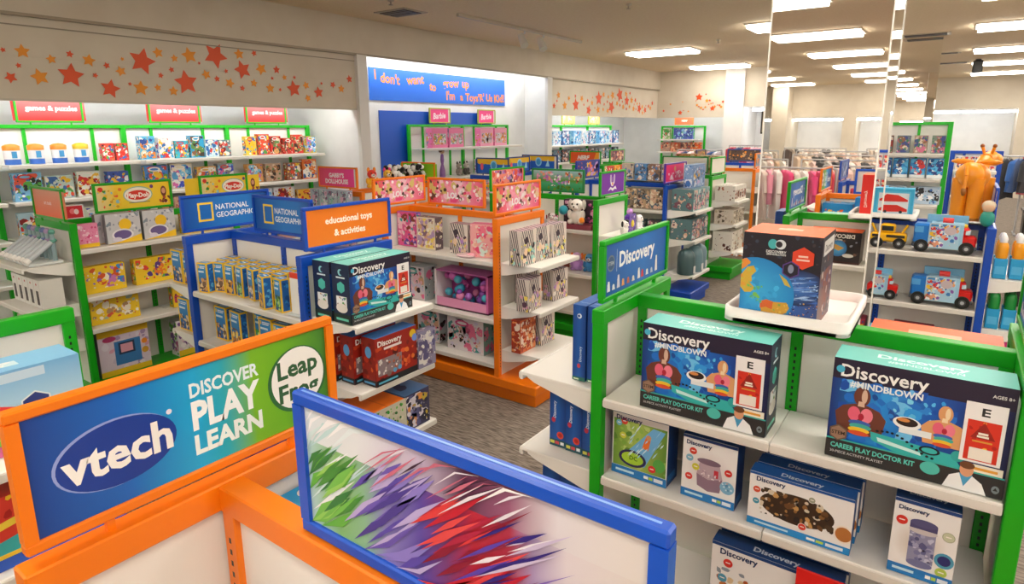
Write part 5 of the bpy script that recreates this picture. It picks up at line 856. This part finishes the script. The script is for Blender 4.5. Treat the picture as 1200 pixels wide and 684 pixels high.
truck('red and blue toy truck on the upper truck shelf', -.02, 4.97, 1.188, 0, .98); truck('left red toy truck on the lower truck shelf', -.385, 4.97, .833, 0, .8); truck('right red and blue toy truck on the lower truck shelf', .0, 4.97, .833, 0, .98)
ld = root('toy_loader', 'yellow toy loader left on the upper truck shelf', 'toy truck', (-.33, 4.99, 1.188), 0)
ob('body', MB().box(-.1, .1, -.05, .05, .04, .1, 'f2b814', .012).box(-.06, .03, -.045, .045, .1, .16, 'f2b814', .012).box(-.05, .02, -.047, .047, .115, .15, '2a2a2c', .003).box(-.02, .09, -.052, .052, .07, .09, '2a2422', .003).prism([(-.13, .02), (-.16, .1), (-.1, .13), (-.09, .04)], (0, -.06, 0), (1, 0, 0), (0, 0, 1), (0, 1, 0), .12, 'f0a810').cyl((.07, -.02, .1), (.1, -.02, .16), .008, 'f2b814', 8), 'plastic', ld)
for wx in (-.07, .06):
    for wy in (-.055, .055): ob('wheel', wheel(wx, wy, .036), 'plastic', ld)
ob('toy_plane', MB().ell((0, 0, .07), (.12, .05, .05), '2a9ad8', 14, 8).ell((.03, 0, .12), (.05, .035, .03), '8ad0f0', 10, 6).box(-.05, .03, -.13, .13, .06, .07, '1f86c8', .004).cyl((-.06, -.02, .018), (-.06, .02, .018), .018, '222', 10).cyl((.06, -.02, .018), (.06, .02, .018), .018, '222', 10), 'plastic', None, (-.4, 4.97, .483), 0, 'light blue toy plane on the bottom truck shelf', 'toy')
ob('toy_box', pack(.24, .16, .15, 'a01c3c', ['d83a5a', '2a4a8a', 'e0a030', '6a1028'], 220), None, None, (-.13, 5.09, .483), 0, 'dark red toy box on the bottom truck shelf', 'box')
ob('toy_bag', MB().ell((0, 0, .082), (.11, .07, .08), '3aa8e0', 14, 8).ell((.02, -.05, .1), (.06, .04, .04), 'f0f4f8', 10, 6), 'plastic', None, (.07, 4.93, .483), 0, 'light blue and white bagged toy on the bottom truck shelf', 'toy')
trayobj('white tray on the blue truck stand rail', -.36, 5.18, 1.373, .34, .36)
crs = Art(.23/.2, '3ab0e0').rect(.08, .1, .92, .9, '58c0e8').rect(.12, .16, .88, .84, 'd8e0e8').poly([(.14, .62), (.3, .8), (.6, .78), (.86, .62), (.86, .56), (.14, .54)], 'd8281c').poly([(.14, .24), (.2, .42), (.6, .44), (.86, .3), (.86, .22), (.14, .18)], 'd8281c').ell(.3, .2, .05, .05, '2a2a2a').ell(.7, .2, .05, .05, '2a2a2a')
ob('toy_car_box', carton(.23, .1, .2, '3ab0e0', crs), None, None, (-.335, 5.08, 1.387), 0, 'light blue box with red cars on the truck stand tray', 'box')
ob('toy_car_box', pack(.1, .06, .2, '58b8e8', ['3a9ad0', 'a8e0f4', 'f4f4f4'], 230), None, None, (-.44, 5.22, 1.387), 0, 'small pale blue box behind the red cars box', 'box')
trayobj('white tray under the orange giraffe', .07, 5.2, 1.373, .26, .34, .02)
OR = 'f0941c'
gi = MB().ell((.0, .02, .29), (.085, .12, .085), OR, 16, 10).ell((0, -.06, .3), (.08, .07, .085), 'f29a20', 14, 10)
for sx in (-1, 1):
    for yy in (-.06, .1): gi.cyl((sx*.045, yy, 0), (sx*.048, yy, .28), .04, OR, 12, .046).cyl((sx*.045, yy, 0), (sx*.045, yy, .02), .043, '9a5a14', 12)
gi.tube([(0, .08, .33), (0, .17, .39), (0, .26, .41)], .045, OR, 12).ell((0, .32, .39), (.045, .08, .045), 'f29a20', 12, 8)
for sx in (-1, 1): gi.ell((sx*.08, .02, .385), (.07, .02, .018), OR, 10, 6).cyl((sx*.02, .2, .43), (sx*.035, .19, .48), .01, OR, 8).ell((sx*.036, .19, .485), .014, '8a4a14', 8, 6)
gi.tube([(0, -.13, .36), (.02, -.17, .3), (.02, -.18, .22)], .012, OR, 8).ell((.02, -.18, .2), (.016, .016, .03), '9a5a14', 8, 6)
ob('giraffe_figure', gi, 'plastic', None, (.09, 5.2, 1.386), -.35, 'orange plush giraffe standing on the blue truck stand', 'toy')
sign('blue framed sign seen edge on beside the orange giraffe', .225, 5.3, PI/2, 'blue', gen(SIGN_A, 'd8c8d8', ['e0a0b8', '8a7ab0', 'f0e8f0'], 240, 20, r=.15), w_=.5)
ob('toy_doll', MB().ell((0, 0, .05), (.04, .035, .055), '2a9a8a').ell((0, 0, .12), .035, 'e0b898', 10, 8).ell((0, .005, .13), (.038, .036, .035), 'd8c8b0', 10, 8), 'plastic', None, (.19, 4.98, 1.376), 0, 'small doll in a teal shirt beside the giraffe', 'doll')
def bottle(c, cap): return MB().box(-.035, .035, -.03, .03, 0, .13, '2aa0d8', .004).box(-.025, .025, -.031, -.0305, .03, .08, '58b8e8').lathe([(.03, .13), (.032, .2), (.026, .225), (.014, .235)], c, n=10).lathe([(.02, .225), (.022, .255), (.014, .275), (0, .28)], cap, n=10)
for z, c, cap, nm in ((1.053, 'f0a01c', 'e8e8e8', 'upper'), (.723, '1c8a3a', '1a6a30', 'middle'), (.403, 'e8308a', 'f078b0', 'lower')):
    row('bubble_bottle', {'upper': 'orange', 'middle': 'green', 'lower': 'pink'}[nm]+' capped bottle', f'on the {nm} end shelf, truck stand', 'bottle', bottle(c, cap).mesh('bottle'), [(.29+.085*i, 4.96+.03*(i % 2), z) for i in range(4)], 'plastic')
    row('bubble_bottle', {'upper': 'orange', 'middle': 'green', 'lower': 'pink'}[nm]+' capped bottle', f'behind, on the {nm} end shelf, truck stand', 'bottle', bottle(c, cap).mesh('bottle'), [(.29+.085*i, 5.07+.03*(i % 2), z) for i in range(4)], 'plastic')
# tall green rack behind
rack('tall green rack of figures beyond the truck stand', (-.72, 8.9, 0), 0, 1, 1.2, (1.7, 1.42, 1.12, .8, .45), 2.055, .34)
row('figure_pack', 'dark figure pack', 'on the top shelf of tall green rack', 'toy', [pack(.13, .08, .2, bg, ['3a4a8a', '8a5a3c', '3a7a5a', 'd8c8b8', 'c86a8a'], 250+i, n=20, r=.12) for i, bg in enumerate(('8a2a20', '6a7a8a', 'a89080', '7a8a80'))], [(-.72+.17*i, 8.7, 1.703) for i in range(4)])
BF = [pack(.15, .08, .22, '2a8ad0', ['1a5aa0', '58b8e8', 'f0f4f8', 'd83a3c' if i == 2 else '2a3a80'], 255+i, n=16, r=.14, band='e8f0f4') for i in range(3)]
row('figure_pack', 'bright blue figure pack', 'on the second shelf of tall green rack', 'toy', BF, [(-.72+.17*i, 8.7, 1.423) for i in range(4)]); row('figure_pack', 'pale blue figure box', 'on the third shelf of tall green rack', 'toy', [pack(.3, .1, .2, 'b8cce0', ['3a6ab0', '8ac0e0', '2a2a30', 'f4f4f8'], 259, n=30)], [(-.62, 8.7, 1.123), (-.28, 8.7, 1.123)])
rack('low blue rack beside the tall green rack', (.16, 9.3, 0), 0, 1, .46, (1.5, 1.2, .9), 1.72, .3, 'blue')
for z, nm in ((1.503, 'top'), (1.203, 'second')): row('figure_pack', 'small red and white pack', f'on the {nm} shelf of the low blue rack', 'toy', [pack(.12, .08, .16, 'd8d4dc', ['d8302c', '3a4a7a', 'f0c8a0'], 262+i) for i in range(3)], [(.03+.13*i, 9.12, z) for i in range(3)])
# red shopping trolley handle and counter
ct = root('checkout_counter', 'wooden counter with beige top at the right edge', 'counter', (1.6, 9.6, 0)); ob('cabinet', MB().box(-.5, .5, -.4, .4, .05, 1.05, 'a8601c', .01), 'wood', ct); ob('top', MB().box(-.56, .56, -.46, .46, 1.05, 1.1, 'd8c8a8', .01), 'wood', ct); ob('upper_shelf', MB().box(-.5, .5, -.1, .4, 1.3, 1.33, 'b8a890', .004).box(-.5, -.46, -.1, .4, 1.1, 1.3, '6a5a40').box(.46, .5, -.1, .4, 1.1, 1.3, '6a5a40'), 'wood', ct)
ra = root('tube_display', 'curved red tube on a dark pedestal by the wooden counter', 'fixture', (.8, 9.0, 0)); ob('pedestal', MB().box(-.14, .14, -.14, .14, 0, 1.1, '2a2826', .01).box(-.16, .16, -.16, .16, 1.07, 1.1, '4a4644', .004), 'plastic', ra)
ob('tube', MB().tube([(0, 0, 1.1), (0, 0, 1.6), (-.06, .02, 1.78), (-.16, .03, 1.84)], .045, 'c8201c', 10).cyl((0, 0, 1.1), (0, 0, 1.13), .12, '8a1614', 14), 'plastic', ra)
# ---------------------------------------------------------------- clothing racks
def garment(c, s, long=.6, sleeve=True):
    R = random.Random(s); mb = MB(); w0, w1 = .17, .2+R.random()*.06; th = .028
    P = [(-.04, .0), (-w0, -.05), (-w0, -.2), (-w1, -long), (-w1*.3, -long-.02), (w1*.4, -long+.015), (w1, -long), (w0, -.2), (w0, -.05), (.04, 0), (0, -.03)]; k = len(P)
    rows = []
    for q, sc in ((-1, .55), (-.45, 1), (.45, 1), (1, .55)): rows.append([(x*(.86+.14*sc), q*th*(1+.5*math.sin(x*30+s)), z) for x, z in P])
    for A_, B_ in zip(rows, rows[1:]): mb.add(A_+B_, [(i, (i+1) % k, k+(i+1) % k, k+i) for i in range(k)], c, True)
    mb.add(rows[0], [tuple(range(k))], c); mb.add(rows[-1], [tuple(range(k))[::-1]], c)
    if sleeve:
        for sx in (-1, 1): mb.cyl((sx*w0*.92, 0, -.08), (sx*(w0+.05), .0, -.34), .05, c, 8, .035)
    mb.tube([(0, 0, -.02), (0, 0, .03), (.015, 0, .05)], .004, '9a9a9a', 5); return mb.mesh('garment')
CREAM = ['e8dcc8', 'f0ece4', 'd8c0a8', 'e8c8c0', 'c8b8a8', 'f4f0ec', 'd8d0c8', 'e0b8a8', '6a5a54', '2a2a2e', 'c8a888', 'f0d8d0']
BOLD = ['b0301c', '2a2a30', '3a4a7a', 'c84a5a', 'e0902c', '5a6a3a', '1a1a1e', '8a3a6a', '2a5aa0', 'e8e0d8']
PASTEL = ['2a5a9a', 'e8b0c0', 'f0e8ec', '3a4a7a', 'c83a4a', 'd8d4e0']
GM = {}
def gmesh(c, i):
    k = (c, i)
    if k not in GM: GM[k] = garment(c, i, .5+.12*i, i != 1)
    return GM[k]
def cloth_rack(where, x, y, rz, n, pal, seed, L=1.3, z=1.45):
    R = random.Random(seed); t = root('clothing_rack', 'chrome clothing rack '+where, 'clothing rack', (x, y, 0), rz, 'clothing racks')
    ob('rail', MB().cyl((-L/2, 0, z), (L/2, 0, z), .014, 'b8b8bc', 8), 'painted_steel', t)
    for sx in (-1, 1): ob('leg', MB().cyl((sx*L/2, 0, .03), (sx*L/2, 0, z), .016, 'b8b8bc', 8).box(sx*L/2-.02, sx*L/2+.02, -.28, .28, 0, .03, 'a0a0a4', .004), 'painted_steel', t)
    for i in range(n):
        xx = -L/2+.08+(L-.16)*i/(n-1); c = R.choice(pal); dx, dy = xx*math.cos(rz), xx*math.sin(rz)
        ob('garment', gmesh(c, R.randrange(3)), 'fabric', None, (x+dx, y+dy, z-.035), rz+PI/2-.55+R.uniform(-.2, .2), ('hanging garment '+ords(n)[i]+' on the rack '+where).replace('  ', ' '), 'clothing', 'hanging garments')
k = 0
for x, y, wh in ((-2.2, -2.6, 'first seen in the mirror, left'), (-.9, -3.4, 'first seen in the mirror, right'), (-3.4, -5.2, 'second in the mirror, left'), (-1.6, -5.4, 'second in the mirror, right'), (-4.2, -7.4, 'third in the mirror, left'), (-2.2, -7.6, 'third in the mirror, middle'), (-.45, -7.3, 'third in the mirror, right'), (-4.6, -9.8, 'fourth in the mirror, left'), (-2.6, -10, 'fourth in the mirror, middle'), (-.8, -9.9, 'fourth in the mirror, right'), (-3.4, -12.4, 'farthest in the mirror, left'), (-1.3, -12.5, 'farthest in the mirror, right')):
    cloth_rack(wh, x, y, 0, 13, ['f0508a', 'f4a0b8', 'e8d8d0', 'c83a4a', 'f4ecec'] if k == 0 else CREAM, 300+k, 1.6, 1.42); k += 1
cloth_rack('of dark clothes behind the giraffe', .75, 12.4, 0, 11, BOLD, 330, 1.6, 1.55); cloth_rack('of mixed clothes at the right edge', 2.6, 12.2, 0, 11, BOLD, 331, 1.6, 1.55); cloth_rack('of mixed clothes farther back right', 1.9, 15, 0, 10, BOLD, 332, 1.8, 1.55)
cloth_rack('of childrens clothes left of the column', -3.5, 14.3, 0, 9, PASTEL, 333, 1.4, 1.62); cloth_rack('of childrens clothes farther left', -5.0, 14.7, .2, 8, PASTEL, 334, 1.0, 1.5)
# stand behind the camera, seen in the mirror
gondola('gondola', 'blue-framed display stand seen only in the mirror', 'blue', (-.5, -1.15, 0), 0, 1.2, back=(1.05, .72), left=(1.05,)); sign('blue framed sign reflected in the column mirror', -1.12, -1.15, PI/2, 'blue', gen(SIGN_A, '4a6ab0', ['8ab0e0', '2a3a80', 'c8d8f0'], 350, 20, r=.15))
row('toy_box', 'colourful egg shaped toy box', 'reflected in the mirror', 'box', [pack(.2, .12, .24, bg, ['f0c020', '3a9a48', 'd8303c', '3a6ad0', 'f08a2c'], 352+i, n=30) for i, bg in enumerate(('d8405a', '3a8a4a', '2a6ac0'))], [(-.9+.25*i, -.97, 1.053, PI) for i in range(3)])
row('toy_box', 'bright preschool toy box', 'behind the streaked sign, seen in the mirror', 'box', [pack(.2, .14, .22, bg, ['f0c020', '3a9a48', 'd8303c', '3a6ad0', 'f08a2c'], 356+i, n=30) for i, bg in enumerate(('e05a6a', '58a04a'))], [(-.42, .7, 1.023, PI), (-.18, .7, 1.023, PI)])
# lit posters and picture on the far walls
ob('wall_poster', MB().box(-.4, .4, -.01, .01, 0, .7, 'f0b01c', .002).art(gen(.8/.7, 'f0b01c', ['f4d040', '8a5a2c', 'e8901c', 'f8e8a0'], 360, 20, r=.12), (-.4, -.01, 0), (1, 0, 0), (0, 0, 1), (0, -1, 0), .7), 'sign_print', None, (2.4, 23.96, 1.6), 0, 'left yellow poster on the far lit clothing wall', 'poster')
ob('wall_poster', MB().box(-.4, .4, -.01, .01, 0, .7, 'f4d42a', .002).art(gen(.8/.7, 'f4d42a', ['f8e870', 'f0c01c', 'fbf4c0'], 361, 16, r=.12), (-.4, -.01, 0), (1, 0, 0), (0, 0, 1), (0, -1, 0), .7), 'sign_print', None, (3.4, 23.96, 1.6), 0, 'right yellow poster on the far lit clothing wall', 'poster')
pi_ = root('wall_picture', 'dark framed picture on the far wall left of the column', 'picture', (-3.9, 16.88, 1.85)); ob('frame', MB().box(-.3, .3, -.03, 0, 0, .8, '3a3228', .006), 'wood', pi_); ob('canvas', MB().box(-.26, .26, -.034, -.03, .04, .76, 'c8b49a').art(Art(.52/.72, 'd0bca0').poly([(.3, 0), (.7, 0), (.6, .8), (.4, .9)], '3a3230').ell(.5, .8, .1, .09, 'a88868'), (-.26, -.034, .04), (1, 0, 0), (0, 0, 1), (0, -1, 0), .72), 'sign_print', pi_)
_ct = {}
for o in bpy.data.objects:
    if o.parent is None and o.get('label'):
        n_ = len(o['label'].split())
        if not 4 <= n_ <= 16: print('LABELLEN', n_, o['label'])
        _ct.setdefault(o['label'], []).append(o.name)
for l_, n_ in _ct.items():
    if len(n_) > 1: print('DUP', l_, n_)
